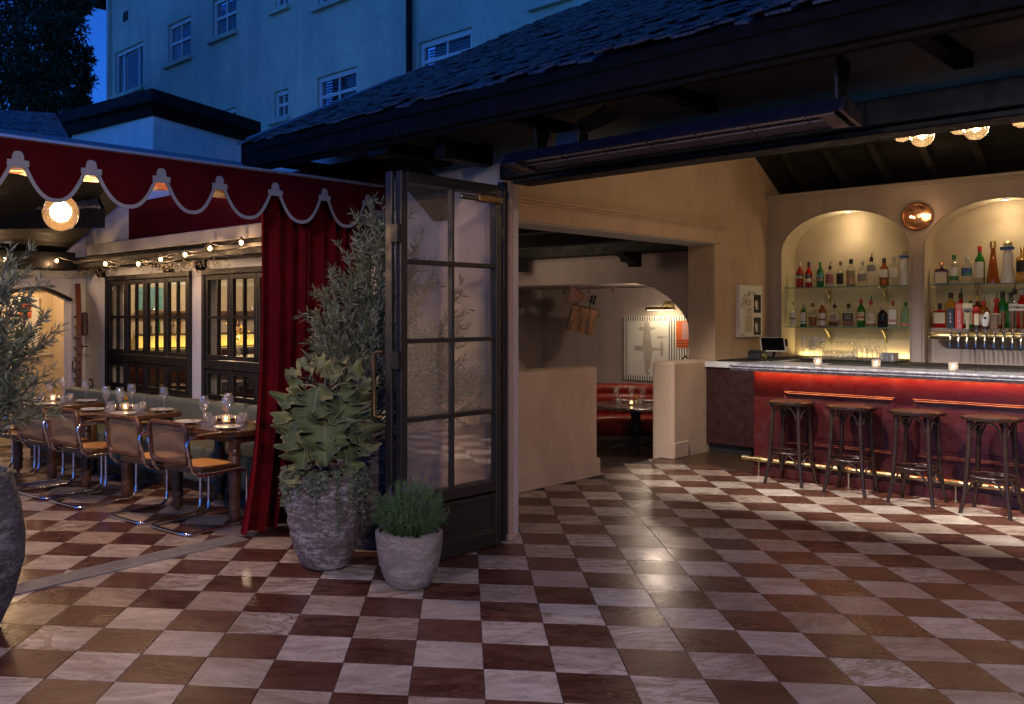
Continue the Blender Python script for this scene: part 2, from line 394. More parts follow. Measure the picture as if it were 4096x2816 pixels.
def cane():
    m, n, l, p = new('cane'); src = coords(n, l, rnd=False)
    v = n.new('ShaderNodeTexVoronoi'); v.feature = 'F1'; v.inputs['Scale'].default_value = 70; v.inputs['Randomness'].default_value = 0; l.new(src, v.inputs['Vector'])
    c = ramp(n, l, v.outputs['Distance'], [(.22, (.06, .038, .02)), (.45, (.30, .20, .11))]); l.new(c, p.inputs['Base Color']); p.inputs['Roughness'].default_value = .5
    bump(n, l, p, v.outputs['Distance'], .4, .002); p.inputs['Alpha'].default_value = .72
cane()
mat('cane_seat', (.68, .36, .12), .5, var=.25, scale=70, bmp=.4, bsc=260)
def marble():
    m, n, l, p = new('marble_edge'); src = coords(n, l, rnd=False, world=True)
    vn = noise(n, l, mapping(n, l, src, (1.4, 1, 2)), 3.5, 8, .62, 2.2)
    c = ramp(n, l, vn, [(.35, (.42, .42, .45)), (.48, (.34, .34, .37)), (.53, (.14, .14, .17)), (.58, (.40, .40, .43))]); l.new(c, p.inputs['Base Color']); p.inputs['Roughness'].default_value = .16
marble()
glass('clear_glass', (.985, .985, .98), gl=3.6, rough=.06, diff=(.9, .87, .8), dmix=.10); glass('pane', (.97, .98, .98), gl=1.3, rough=.02); glass('far_pane', (.75, .8, .9), gl=1.2, rough=.03)  # clear_glass: white diffuse mixed in so the glassware reads brighter
glass('shelf_glass', (.80, .92, .86), gl=1.5); glass('seeded_glass', (.96, .94, .90), gl=1.8, rough=.12, diff=(.8, .65, .45), dmix=.05); glass('amber_globe', (.97, .93, .86), gl=1.6, rough=.12, diff=(.7, .5, .28), dmix=.009)
glass('door_glass', (.95, .96, .97), gl=3.0, rough=.02, diff=(.7, .68, .66), dmix=.035)  # milky diffuse stands in for hazy reflections on the door panes
for k, t, d, a in (('red', (.70, .03, .02), (.42, .012, .008), .72), ('green', (.06, .40, .08), (.02, .20, .03), .62), ('amber', (.75, .30, .05), (.45, .14, .02), .5), ('brown', (.30, .11, .03), (.12, .04, .012), .65),
                ('clear', (.95, .96, .94), (.8, .8, .75), .07), ('gold', (.9, .66, .25), (.6, .38, .1), .3), ('black', (.04, .03, .03), (.012, .009, .008), .85), ('palegreen', (.72, .88, .72), (.4, .5, .38), .3), ('teal', (.5, .8, .75), (.3, .5, .45), .3)):
    glass('bottle_' + k, t, 1.4, .04, d, a)
emit('bulb', (1, .62, .28), 60); emit('bulb_small', (1, .55, .2), 40); emit('spot_disc', (1, .86, .6), 14); emit('led_strip', (1, .42, .14), 7); emit('flame', (1, .55, .18), 22)
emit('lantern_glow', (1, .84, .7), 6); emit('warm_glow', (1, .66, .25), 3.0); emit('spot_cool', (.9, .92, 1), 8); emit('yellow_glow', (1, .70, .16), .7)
for nm, c in (('white', (.70, .69, .66)), ('cream', (.62, .55, .40)), ('black', (.015, .015, .016)), ('red', (.45, .02, .02)), ('green', (.03, .16, .05)), ('blue', (.05, .12, .35)), ('navy', (.012, .018, .05)), ('silver', (.4, .4, .4)), ('gold', (.5, .35, .1)), ('mauve', (.34, .12, .14)), ('grey', (.25, .25, .26)), ('rose', (.55, .22, .16)), ('brown', (.13, .07, .04)), ('teal', (.05, .22, .25)), ('tan', (.36, .27, .17))):
    mat('lbl_' + nm, c, .55, var=.06, rvar=.05)
# ================================================================ ground and floor tiles
TS = .305; YAW = -.1117
def tile_w(i, j):
    dx, dy = (i + .2643) * TS, (j + 11.687) * TS
    fw = dx * math.sin(YAW) + dy * math.cos(YAW); rt = dx * math.cos(YAW) - dy * math.sin(YAW)
    return (rt * AX[0] + fw * AX[1], rt * BX[0] + fw * BX[1])
def scr(p):
    fw = p[0] * AX[1] + p[1] * BX[1]; rt = p[0] * AX[0] + p[1] * BX[0]
    if fw < .3: return None
    return CX_ + F_ * rt / fw, HY_ - F_ * ((p[2] if len(p) > 2 else 0) - EYE) / fw, fw
TANG = math.atan2(BX[0] * math.cos(YAW) + BX[1] * math.sin(YAW), AX[0] * math.cos(YAW) + AX[1] * math.sin(YAW))
g = MB().box(-60, 60, -60, 60, -.9, -.6).build('ground', 'grout'); struct(g)
fl = MB(); fl.box(-4.9, 3, -8, 9.2, -.06, -.004); fl.box(-10.5, -4.9, -8, 4.95, -.06, -.004); floor = struct(fl.build('patio_floor', 'grout'))
def tile_mesh(m):
    h = TS / 2 - .0016; b = .0016
    mb = MB().hexa([(-h, -h, -.02), (h, -h, -.02), (h, h, -.02), (-h, h, -.02), (-h, -h, -b), (h, -h, -b), (h, h, -b), (-h, h, -b)])
    mb.f.pop(1); mb.m.pop(1); k = h - b
    mb.add([(-h, -h, -b), (h, -h, -b), (h, h, -b), (-h, h, -b), (-k, -k, 0), (k, -k, 0), (k, k, 0), (-k, k, 0)], [(4, 5, 6, 7), (0, 1, 5, 4), (1, 2, 6, 5), (2, 3, 7, 6), (3, 0, 4, 7)])
    return mb
cells = []
for i in range(-40, 40):
    for j in range(-14, 50):
        x, y = tile_w(i + .5, j + .5)
        if not ((-10.3 < x < 2.9 and -3 < y < 4.75) or (-4.78 < x < 2.9 and 4.7 < y < 8.62)): continue
        if 8.42 < y and x < -3.6 and not (x < -4.3 and y < 8.9): pass
        s = scr((x, y))
        vis = s and -60 < s[0] < 4150 and s[1] < 2870
        if x < -4.78 and y > 4.72: continue
        cells.append((-(1 / s[2]) if vis else 9 + random.random(), i, j, x, y))
cells.sort()
tm = [tile_mesh(0).build('tile', 'tile_light'), tile_mesh(0).build('tile', 'tile_dark')]
rest = MB(); restr = []
TC, TSN = math.cos(TANG), math.sin(TANG)
for k, (q, i, j, x, y) in enumerate(cells):
    d = (i + j) % 2
    dz = random.uniform(-.0008, .0004); rx, ry = random.gauss(0, .0016), random.gauss(0, .0016)
    if k < 300:
        o = dup(tm[d], (x, y, dz), (rx, ry, TANG + (PI if random.random() < .5 else 0)), parent=floor); o.name = 'tile'
    else:
        h = TS / 2 - .0016; o = len(rest.v); r = random.random()
        vs = []
        for z in (-.02, dz):
            for (a, b) in ((-h, -h), (h, -h), (h, h), (-h, h)): vs.append((x + a * TC - b * TSN, y + a * TSN + b * TC, z + (a * ry + b * rx if z > -.01 else 0)))
        rest.hexa(vs, d); restr += [r] * 8
for t in tm: bpy.data.objects.remove(t)
ro = rest.build('tile_field', ['tile_light', 'tile_dark'], floor, fix=False); stuff(ro)
at_ = ro.data.attributes.new('rnd', 'FLOAT', 'POINT'); at_.data.foreach_set('value', restr)
struct(MB().box(-4.75, 3, 8.6, 11.1, -.05, -.001).build('wood_floor', 'wood_floor'))
struct(MB().box(-9.6, -4.9, 4.95, 13.1, -.5, -.417).build('alcove_floor', 'wood_floor_dark'))
struct(MB().box(-16, -9.7, 4.95, 11, -.5, -.15).build('dining_room_floor', 'wood_floor_dark'))
# drain channel
dr = thing('drain_grate', 'narrow slotted metal drain set in the tiles beneath the red valance', 'drain', (-4.99, 2.55, 0), .077)
dm = MB(); L = 1.62
for x in (-.085, .072): dm.box(x, x + .013, -L, L * .57, -.02, .010)
dm.build('channel_rim', 'drain_steel', dr, bevel=.001)
MB().box(-.072, .072, -L, L * .57, -.03, .003).build('channel_base', 'black_rubber', dr)
sm = MB()
for k in range(9): sm.box(-.068 + k * .0155, -.059 + k * .0155, -L, L * .57, .003, .0085)
for k in range(18): sm.box(-.072, .072, -L + .12 * k * 1.18, -L + .12 * k * 1.18 + .008, .003, .0075)
stuff(sm.build('grate_bars', 'drain_steel', dr))
# ================================================================ restaurant building
B = thing('restaurant_building', 'dark-roofed restaurant building with wide open front beside the potted plants', 'building')
FY = 4.8
fw_ = MB(); fw_.box(-4.93, -3.87, FY, FY + .2, -.02, 2.62); fw_.build('facade_wall', 'stucco_pink', B, bevel=.012)
MB().box(-4.935, -3.868, FY - .02, FY - .001, 0, 1.10).build('peach_band', 'trim_peach', B, bevel=.006)  # peach band emulates the mixed reflection and view in the door glass
MB().box(-4.94, 3, FY - .004, FY + .2, 2.565, 3.1).build('gable_wall', 'stucco_grey', B)
hb = MB(); hb.box(-3.80, 3, FY - .11, FY + .15, 2.43, 2.56); hb.box(-3.72, 3, FY - .07, FY + .12, 2.395, 2.43); hb.build('header_beam', 'black_wood', B, bevel=.006)
jb = MB(); jb.box(-3.83, -3.772, FY - .03, FY + .012, 0, 2.42); jb.build('door_jamb', 'jamb_paint', B, bevel=.004)
MB().box(-3.84, -3.755, FY - .045, FY + .03, 0, .045).build('jamb_plinth', 'jamb_paint', B, bevel=.008)
MB().box(-3.845, -3.79, FY - .075, FY - .031, .004, 2.42).build('door_frame', 'bronze_frame', B, bevel=.003)
# window wall of the dining terrace
wx = [(-9.805, -7.93), (-7.70, -5.83)]; wz = (.650, 1.972)
ww = MB(); ww.box(-10.6, -4.93, FY + .05, FY + .25, -.5, wz[0]); ww.box(-10.6, -4.93, FY + .05, FY + .25, wz[1], 2.9)
for a, b in ((-10.6, wx[0][0]), (wx[0][1], wx[1][0]), (wx[1][1], -4.93)): ww.box(a, b, FY + .05, FY + .25, wz[0], wz[1])
ww.build('window_wall', 'stucco_white', B)
def pane_window(x0, x1, y):
    r = MB(); z0, z1 = wz
    r.box(x0, x1, y - .05, y + .03, z1 - .055, z1); r.box(x0, x1, y - .05, y + .03, z0, z0 + .04)
    r.box(x0, x0 + .045, y - .05, y + .03, z0 + .04, z1 - .055); r.box(x1 - .045, x1, y - .05, y + .03, z0 + .04, z1 - .055)
    r.box(x0 + .045, x1 - .045, y - .045, y + .025, .985, 1.075)
    wo_ = r.build('window', 'window_wood', B, bevel=.005)
    n = 4; wd = (x1 - x0 - .09) / n
    for k in range(n):
        a = x0 + .045 + k * wd; b = a + wd; s = .048
        for za, zb, mids in ((1.08, z1 - .058, 1.497), (z0 + .042, .982, None)):
            q = MB(); q.box(a + .003, a + s, y - .036, y + .01, za, zb); q.box(b - s, b - .003, y - .036, y + .01, za, zb); q.box(a + s, b - s, y - .036, y + .01, zb - .05, zb); q.box(a + s, b - s, y - .036, y + .01, za, za + .045)
            q.build('sash', 'window_wood', wo_, bevel=.004)
            m = MB(); c = (a + b) / 2; m.box(c - .012, c + .012, y - .03, y + .004, za + .045, zb - .05)
            if mids: m.box(a + s, b - s, y - .029, y + .003, mids - .014, mids + .014)
            m.build('muntin', 'window_wood', wo_)
            zs = [za + .04, mids, zb - .045] if mids else [za + .04, zb - .045]
            for u, v in zip(zs, zs[1:]):
                for xa, xb in ((a + s - .004, c), (c, b - s + .004)):
                    t = random.uniform(-.004, .004); MB().add([(xa, y - .01 + t, u), (xb, y - .01 - t, u), (xb, y - .01 - t, v), (xa, y - .01 + t, v)], [(0, 1, 2, 3)]).build('pane', 'pane', wo_)
    MB().box(x0 + .93 - .012, x0 + .93 + .012, y - .056, y - .05, 1.08, 1.15).build('latch', 'iron_black', wo_)
for a, b in wx: pane_window(a, b, FY + .06)
# folded glass door, opened outwards
def leaf(root, x, y0, y1, dirn, closer=True):
    z0, z1 = .012, 2.375; f = .022; st = .056
    q = MB()
    for a, b in ((y0, y0 + st), (y1 - st, y1)): q.box(x - f, x + f, a, b, z0, z1)
    q.build('stile', 'bronze_frame', root, bevel=.003)
    rows = [(2.312, 1.855), (1.829, 1.378), (1.352, .905), (.879, .435)]
    for za, zb in ((2.312, z1), (1.829, 1.855), (1.352, 1.378), (.879, .905), (.370, .435), (z0, .11)):
        fk = f * (.72 if .5 < za < 2.2 else .97); MB().box(x - fk, x + fk, y0 + st, y1 - st, za, zb).build('rail', 'bronze_frame', root, bevel=.003)
    c = (y0 + y1) / 2; MB().box(x - f * .66, x + f * .66, c - .013, c + .013, .435, 2.312).build('mullion', 'bronze_frame', root, bevel=.003)
    MB().box(x - .008, x + .008, y0 + st, y1 - st, .11, .352).build('kick_panel', 'bronze_frame', root)
    mm = MB(); mm.box(x + .008, x + .018, y0 + st, y1 - st, .325, .352); mm.box(x + .008, x + .018, y0 + st, y1 - st, .11, .13); mm.box(x + .008, x + .018, y0 + st, y0 + st + .02, .13, .325); mm.box(x + .008, x + .018, y1 - st - .02, y1 - st, .13, .325); mm.build('panel_moulding', 'bronze_frame', root, bevel=.002)
    for za, zb in rows:
        for a, b in ((y0 + st - .005, c), (c, y1 - st + .005)):
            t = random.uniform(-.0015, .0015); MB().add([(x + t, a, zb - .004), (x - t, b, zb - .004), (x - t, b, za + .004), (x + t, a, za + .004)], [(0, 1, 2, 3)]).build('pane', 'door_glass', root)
D1 = thing('folding_glass_door', 'dark bronze folding glass door standing open behind the lavender pot', 'door', (0, 0, 0))
leaf(D1, -3.755, 3.70, 4.635, 1); leaf(D1, -3.806, 3.745, 4.68, 1)
MB().box(-3.84, -3.785, 3.672, 3.697, .012, 2.375).build('edge_post', 'bronze_frame', D1, bevel=.004)
hd = MB(); hd.tube([(-3.875, 3.68, 1.30), (-3.90, 3.66, 1.30), (-3.915, 3.65, 1.29), (-3.915, 3.65, .92), (-3.90, 3.66, .91), (-3.875, 3.68, .91)], .013, 8); hd.build('pull_handle', 'aged_brass', D1, 40)
for z in (.4, 1.2, 1.95): MB().box(-3.784, -3.725, 3.66, 3.698, z, z + .11).build('hinge', 'iron_black', D1, bevel=.003)
cl = MB(); cl.box(-3.73, -3.69, 4.36, 4.60, 2.245, 2.295); cl.build('door_closer', 'aged_brass', D1, bevel=.008)
MB().box(-3.725, -3.70, 4.20, 4.36, 2.25, 2.285).build('closer_body', 'black_plastic', D1, bevel=.01)
# wall between bar room and alcove (plane X = -4.76)
WX = -4.76; TK = .32
YZ = lambda u, v, d: (d, u, v)
wl = MB(); wl.prism([(5.0, 2.325), (9.70, 2.325), (9.70, -.45), (11.95, -.45), (11.95, 2.84), (8.33, 4.80), (5.0, 3.19)], YZ, WX - TK, WX); wl.build('dividing_wall', 'wall_warm', B, bevel=.006)
hw = MB().box(WX - .25, WX, 5.0, 7.35, -.45, 1.03).build('half_wall', 'wall_warm', B, bevel=.03, seg=3)
pr = MB().box(WX - .25, WX + .003, 8.775, 9.70, -.45, 1.02).build('half_wall', 'wall_warm', B, bevel=.03, seg=3)
bb = MB(); bb.box(WX, WX + .018, 5.0, 7.368, 0, .165); bb.box(WX + .018, WX + .034, 5.0, 7.384, 0, .022); bb.box(WX - .25, WX, 7.35, 7.368, 0, .165); bb.build('baseboard', 'wall_warm', hw, bevel=.005)
b2 = MB(); b2.box(WX + .003, WX + .021, 8.765, 9.06, 0, .165); b2.build('baseboard', 'wall_warm', pr, bevel=.005)
oh = MB(); oh.box(WX - .02, WX + .05, 5.0, 9.755, 2.325, 2.465); oh.box(WX, WX + .062, 5.0, 9.767, 2.455, 2.478); oh.box(WX, WX + .085, 5.0, 9.79, 2.478, 2.497); oh.box(WX, WX + .105, 5.0, 9.81, 2.497, 2.52); oh.build('opening_header', 'trim_peach', B, bevel=.004)
MB().box(WX - TK, WX + .03, 5.0, 9.70, 2.317, 2.3245).build('header_soffit', 'trim_white', B)
# alcove behind the opening
AY, ABK = 10.6, 12.9
al = MB(); XZ = lambda u, v, d: (u, d, v)
arc = [(-5.44, -.45), (-5.44, .94)] + [(-6.39 + .95 * math.cos(t), .94 + 1.0 * math.sin(t)) for t in [PI / 2 * k / 14 for k in range(1, 15)]] + [(-8.6, 1.945), (-9.2, 1.6), (-9.3, -.45)]
poly = [(-5.08, -.45)] + [(-5.08, 2.6), (-9.6, 2.6), (-9.6, -.45)] + arc[::-1]
al.prism(poly, XZ, AY, AY + .2); al.build('alcove_arch_wall', 'wall_mauve', B, bevel=.008)
ab = MB(); ab.box(-9.6, -5.0, ABK, ABK + .1, -.45, 2.2); ab.box(-9.6, -9.5, AY + .2, ABK, -.45, 2.2); ab.box(-5.42, -5.08, AY + .2, ABK, -.45, 2.2); ab.build('alcove_wall', 'wall_mauve', B)
MB().box(-9.5, -5.42, AY + .2, ABK, 1.955, 2.05).build('alcove_soffit', 'wall_mauve', B)
PT = lambda y: -5.15 - (y - 5.05) * .775
q = MB(); q.prism([(-5.09, 5.02), (-5.20, 5.02), (-9.52, 10.6), (-9.40, 10.6)], lambda a, b, d: (a, b, d), -.45, 2.72); q.build('alcove_wall', 'wall_mauve', B)
q = MB(); q.prism([(-5.08, 5.05), (-5.08, AY), (-9.45, AY), (-5.16, 5.05)], lambda a, b, d: (a, b, d), 2.62, 2.72); q.build('alcove_ceiling', 'dark_ceiling', B)
for y, z0, h in ((10.38, 2.32, .3), (9.0, 2.36, .26), (7.4, 2.36, .26)): MB().box(PT(y) + .02, -5.09, y, y + .2, z0, z0 + h).build('ceiling_beam', 'dark_ceiling', B, bevel=.012)
for u in (-6.15, -7.95): cb_ = MB(); cb_.prism([(10.40, 2.33), (9.95, 2.33), (9.98, 2.27), (10.08, 2.26), (10.12, 2.20), (10.26, 2.19), (10.31, 2.14), (10.40, 2.14)], lambda a, b, d: (d, a, b), u - .07, u + .07); cb_.build('corbel', 'dark_ceiling', B, bevel=.006)
cb_ = MB(); cb_.prism([(10.40, 2.33), (10.2, 2.33), (10.22, 2.24), (10.40, 2.17)], lambda a, b, d: (d, a, b), -5.24, -5.095)
cb_.build('corbel', 'dark_ceiling', B, bevel=.006)
MB().box(-5.55, -5.35, 5.7, 10.37, 2.39, 2.62).build('ceiling_beam', 'dark_ceiling', B, bevel=.012)
# back bar wall with two lit arched niches
NY = 11.06; NB = 11.46; ZT = 2.97; ZB = .30
niches = [(-4.589, -3.192), (-3.059, -1.662), (-1.53, -.13)]
def arch_pts(x0, x1, n=28):
    c, h = (x0 + x1) / 2, (x1 - x0) / 2
    return [(c - h * math.cos(PI * k / n), 2.265 + .47 * math.sin(PI * k / n)) for k in range(n + 1)]
bw = MB(); px = WX
for x0, x1 in niches:
    bw.add([(px, NY, ZB), (x0, NY, ZB), (x0, NY, ZT), (px, NY, ZT)], [(0, 1, 2, 3)])
    bw.add([(x0, NY, ZB), (x1, NY, ZB), (x1, NY, .965), (x0, NY, .965)], [(0, 1, 2, 3)])
    ap = arch_pts(x0, x1)
    for (a, b), (c, d) in zip(ap, ap[1:]): bw.add([(a, NY, b), (c, NY, d), (c, NY, ZT), (a, NY, ZT)], [(0, 1, 2, 3)])
    px = x1
bw.add([(px, NY, ZB), (3, NY, ZB), (3, NY, ZT), (px, NY, ZT)], [(0, 1, 2, 3)])
bw.add([(WX, NY, ZT), (3, NY, ZT), (3, 11.95, ZT), (WX, 11.95, ZT)], [(0, 1, 2, 3)])
bw.build('back_bar_wall', 'wall_mauve', B, fix=False)
for x0, x1 in niches:
    ap = [(x0, .965)] + arch_pts(x0, x1) + [(x1, .965)]
    nb = MB()
    for (a, b), (c, d) in zip(ap, ap[1:]): nb.add([(a, NY, b), (a, NB, b), (c, NB, d), (c, NY, d)], [(0, 1, 2, 3)])
    nb.add([(a, NB, b) for a, b in ap], [tuple(range(len(ap)))])
    nb.build('niche', 'wall_cream', B, smooth=35)
    tr = MB(); rim = [(x, NY - .004, z) for x, z in ap]; tr.tube(rim, .008, 6); tr.build('niche_bead', 'wall_mauve', B, smooth=60)
co = MB(); co.box(WX + .002, 3, NY - .03, NY - .001, ZT - .055, ZT - .028); co.box(WX + .002, 3, NY - .05, NY + .1, ZT - .028, ZT + .012); co.build('cornice', 'wall_mauve', B, bevel=.006)
for xm in ((niches[0][0] + WX) / 2, (niches[0][1] + niches[1][0]) / 2): MB().box(xm - .045, xm + .045, NY - .012, NY - .001, .98, 2.2).build('pilaster', 'wall_mauve', B, bevel=.004)
MB().box(WX, 3, 11.95, 12.1, -.45, 5).build('rear_wall', 'wall_mauve', B)
MB().box(.55, .7, FY + .2, 12.1, -.1, 5).build('side_wall', 'wall_warm', B)
# ceiling and roof
SL = .475; EY, EZ = 4.1, 2.885; RY = 8.35
def rz(y): return EZ + SL * (y - EY)
RX0, RX1 = -5.89, 3.2
cg = MB(); cg.hexa([(-4.76, FY, rz(FY) - .2), (3, FY, rz(FY) - .2), (3, RY, rz(RY) - .2), (-4.76, RY, rz(RY) - .2), (-4.76, FY, rz(FY) - .1), (3, FY, rz(FY) - .1), (3, RY, rz(RY) - .1), (-4.76, RY, rz(RY) - .1)])
zr = rz(RY) - .2; sb_ = .54
cg.hexa([(-4.76, RY, zr), (3, RY, zr), (3, 12, zr - sb_ * (12 - RY)), (-4.76, 12, zr - sb_ * (12 - RY)), (-4.76, RY, zr + .1), (3, RY, zr + .1), (3, 12, zr + .1 - sb_ * (12 - RY)), (-4.76, 12, zr + .1 - sb_ * (12 - RY))])
cg.build('ceiling', 'dark_ceiling', B, fix=True)
x = -4.42
while x < 2.8:
    za, zb = zr, zr - sb_ * (12 - RY); q = MB(); q.hexa([(x, RY, za - .1), (x + .075, RY, za - .1), (x + .075, 12, zb - .1), (x, 12, zb - .1), (x, RY, za - .003), (x + .075, RY, za - .003), (x + .075, 12, zb - .003), (x, 12, zb - .003)])
    q.build('rafter', 'dark_ceiling', B); x += .46
y = RY + .12
while y < 11.9:
    z = zr - sb_ * (y - RY); MB().box(-4.75, 3, y, y + .012, z - .006, z + .004).build('board_joint', 'black_wood', B); y += .21
RF = MB().hexa([(RX0, EY, EZ - .05), (RX1, EY, EZ - .05), (RX1, RY, rz(RY) - .05), (RX0, RY, rz(RY) - .05), (RX0, EY, EZ), (RX1, EY, EZ), (RX1, RY, rz(RY)), (RX0, RY, rz(RY))])
RF.hexa([(RX0, RY, rz(RY) - .05), (RX1, RY, rz(RY) - .05), (RX1, 12.6, rz(RY) - 2.1), (RX0, 12.6, rz(RY) - 2.1), (RX0, RY, rz(RY)), (RX1, RY, rz(RY)), (RX1, 12.6, rz(RY) - 2.05), (RX0, 12.6, rz(RY) - 2.05)])
RF = RF.build('roof', 'roof_edge', B)
fa = MB(); fa.box(RX0, RX1, EY - .03, EY, 2.685, 2.855); fa.build('fascia', 'fascia_paint', RF, bevel=.006)
fa = MB(); fa.box(RX0 + .04, RX1, EY, EY + .05, 2.655, 2.72); fa.build('fascia', 'fascia_paint', RF, bevel=.006)
fa = MB(); fa.box(RX0, RX1, EY - .045, EY - .03, 2.80, 2.862); fa.build('fascia', 'fascia_paint', RF, bevel=.004)
sf = MB(); sf.hexa([(RX0 + .05, EY + .05, 2.70), (RX1, EY + .05, 2.70), (RX1, FY, 2.90), (RX0 + .05, FY, 2.90), (RX0 + .05, EY + .05, 2.73), (RX1, EY + .05, 2.73), (RX1, FY, 2.93), (RX0 + .05, FY, 2.93)]); sf.build('soffit', 'fascia_paint', RF)
rk = MB(); rk.hexa([(RX0 - .03, EY - .03, EZ - .16), (RX0 + .0, EY - .03, EZ - .16), (RX0 + .0, RY, rz(RY) - .16), (RX0 - .03, RY, rz(RY) - .16), (RX0 - .03, EY - .03, EZ + .01), (RX0, EY - .03, EZ + .01), (RX0, RY, rz(RY) + .01), (RX0 - .03, RY, rz(RY) + .01)]); rk.build('rake_board', 'fascia_paint', RF)
rk = MB(); k0, k1 = EY - .06, 6.05; rk.hexa([(RX0 - .05, k0, rz(k0) + .015), (RX0 + .16, k0, rz(k0) + .03), (RX0 + .16, k1, rz(k1) + .03), (RX0 - .05, k1, rz(k1) + .015), (RX0 - .05, k0, rz(k0) + .035), (RX0 + .16, k0, rz(k0) + .045), (RX0 + .16, k1, rz(k1) + .045), (RX0 - .05, k1, rz(k1) + .035)]); rk.build('metal_flashing', 'shingle', RF)
rk = MB(); rk.tube([(RX0 - .05, k0 + .1, rz(k0 + .1) + .037), (RX0 - .05, k1 - .2, rz(k1 - .2) + .037)], .008, 5); rk.build('drip_edge', 'flashing', RF)
th = math.atan(SL); shs = []
row = 0; s = -.05
while s < 4.62:
    x = RX0 + .07 + random.uniform(0, .1)
    while x < RX1 - 2.0:
        wd = random.uniform(.06, .15); so_ = s + random.uniform(-.03, .03); lift = .016 + random.uniform(0, .026)
        y = EY + so_ * math.cos(th); z = EZ + so_ * math.sin(th)
        p = scr((x + wd / 2, y, z + lift)); vis = p and -50 < p[0] < 4200 and -40 < p[1]
        shs.append(((1 / p[2]) if vis else 0, x, y, z, wd, lift)); x += wd + random.uniform(.003, .014)
    s += .078; row += 1
shs.sort(key=lambda q: -q[0])
def sh_pts(wd, lift, ln=.20, tk=.013, j=0):
    return [(0, 0, lift - tk), (wd, 0, lift - tk + j), (wd, ln, .0), (0, ln, .0), (0, 0, lift), (wd, 0, lift + j), (wd, ln, .006), (0, ln, .006)]
um = [MB().hexa(sh_pts(1, .016 + .009 * k, j=.005 * (k - 1.5))).build('shingle', 'shingle', RF) for k in range(4)]
shf = MB(); rx = Matrix.Rotation(th, 3, 'X')
for k, (q, x, y, z, wd, lift) in enumerate(shs):
    if k < 300:
        o = dup(random.choice(um), (x, y, z), (th + random.gauss(0, .012), random.gauss(0, .012), random.gauss(0, .02)), (wd, 1, 1), RF); o.name = 'shingle'
    else:
        shf.hexa([rx @ Vector(p) + Vector((x, y, z)) for p in sh_pts(wd, lift, j=random.uniform(-.006, .006))])
for u in um: bpy.data.objects.remove(u)
stuff(shf.build('shingle_field', 'shingle', RF, fix=False))
# knee brace, rafter tails and stucco bracket at the facade corner
kb = MB(); kb.hexa([(-4.50, 4.18, 2.66), (-4.34, 4.18, 2.66), (-4.34, 4.8, 2.20), (-4.50, 4.8, 2.20), (-4.50, 4.18, 2.78), (-4.34, 4.18, 2.78), (-4.34, 4.8, 2.44), (-4.50, 4.8, 2.44)])
kb.box(-4.52, -4.32, 4.14, 4.85, 2.60, 2.70); kb.box(-4.04, -3.94, 4.3, 4.85, 2.55, 2.68)
kb.build('knee_brace', 'black_wood', B, bevel=.01)
for x in (-5.5, -3.3, -2.4, -1.2, .2): MB().box(x, x + .07, EY + .05, FY + .02, 2.655, 2.72).build('rafter_tail', 'fascia_paint', B)
# electric heater under the eave
hx0, hx1 = -3.43, -1.50; hy = 4.36; hz = 2.42
H1 = thing('patio_heater', 'long dark blue infrared heater hung beneath the eave on two brackets', 'heater', ((hx0 + hx1) / 2, hy, hz))
H1.rotation_euler = (math.radians(-9), 0, 0)
hl = (hx1 - hx0) / 2
q = MB(); q.prism([(-.12, 0), (-.095, .0), (-.07, .055), (.07, .055), (.095, 0), (.12, 0), (.085, .07), (-.085, .07)], lambda a, b, d: (d, a, b), -hl, hl); q.build('housing', 'heater_blue', H1, bevel=.004)
for s in (-1, 1):
    q = MB(); xx = s * hl; q.prism([(-.122, -.004), (.122, -.004), (.087, .072), (-.087, .072)], lambda a, b, d: (d, a, b), xx - .008, xx + .008); q.box(xx - s * .07 - .035, xx - s * .07 + .035, -.1, .1, -.006, 0.0)
    q.build('end_cap', 'heater_reflector', H1)
MB().prism([(-.092, .004), (-.06, .05), (.06, .05), (.092, .004), (.088, .004), (.056, .046), (-.056, .046), (-.088, .004)], lambda a, b, d: (d, a, b), -hl + .01, hl - .01).build('reflector', 'heater_reflector', H1)
for v in (-.035, .035):
    q = MB(); q.tube([(-hl + .08, v, .024), (hl - .08, v, .024)], .011, 8); q.build('heating_tube', 'steel', H1, 50)
for k in range(-3, 4):
    q = MB(); u = k * hl / 3.6; q.tube([(u, -.1, .0), (u, -.03, -.012), (u, .03, -.012), (u, .1, .0)], .0028, 5); q.build('guard_wire', 'iron_black', H1)
q = MB(); q.tube([(-hl + .1, -.03, -.012), (hl - .1, -.03, -.012)], .0022, 5); q.tube([(-hl + .1, .03, -.012), (hl - .1, .03, -.012)], .0022, 5); q.build('guard_wire', 'iron_black', H1)
for u in (-hl + .2, hl - .05):
    MB().prism([(-.09, .30), (.09, .30), (.035, .071), (-.035, .071)], lambda a, b, d: (d, a, b), u - .006, u + .006).build('hanger', 'iron_black', H1)
MB().box(-hl + .34, -hl + .50, -.05, .05, .071, .16).build('junction_box', 'black_plastic', H1, bevel=.006)
q = MB(); q.tube([(-hl + .44, 0, .16), (-hl + .45, .01, .23), (-hl + .53, .05, .27), (-hl + .56, .1, .33)], .013, 7); q.build('conduit', 'black_rubber', H1, 50)
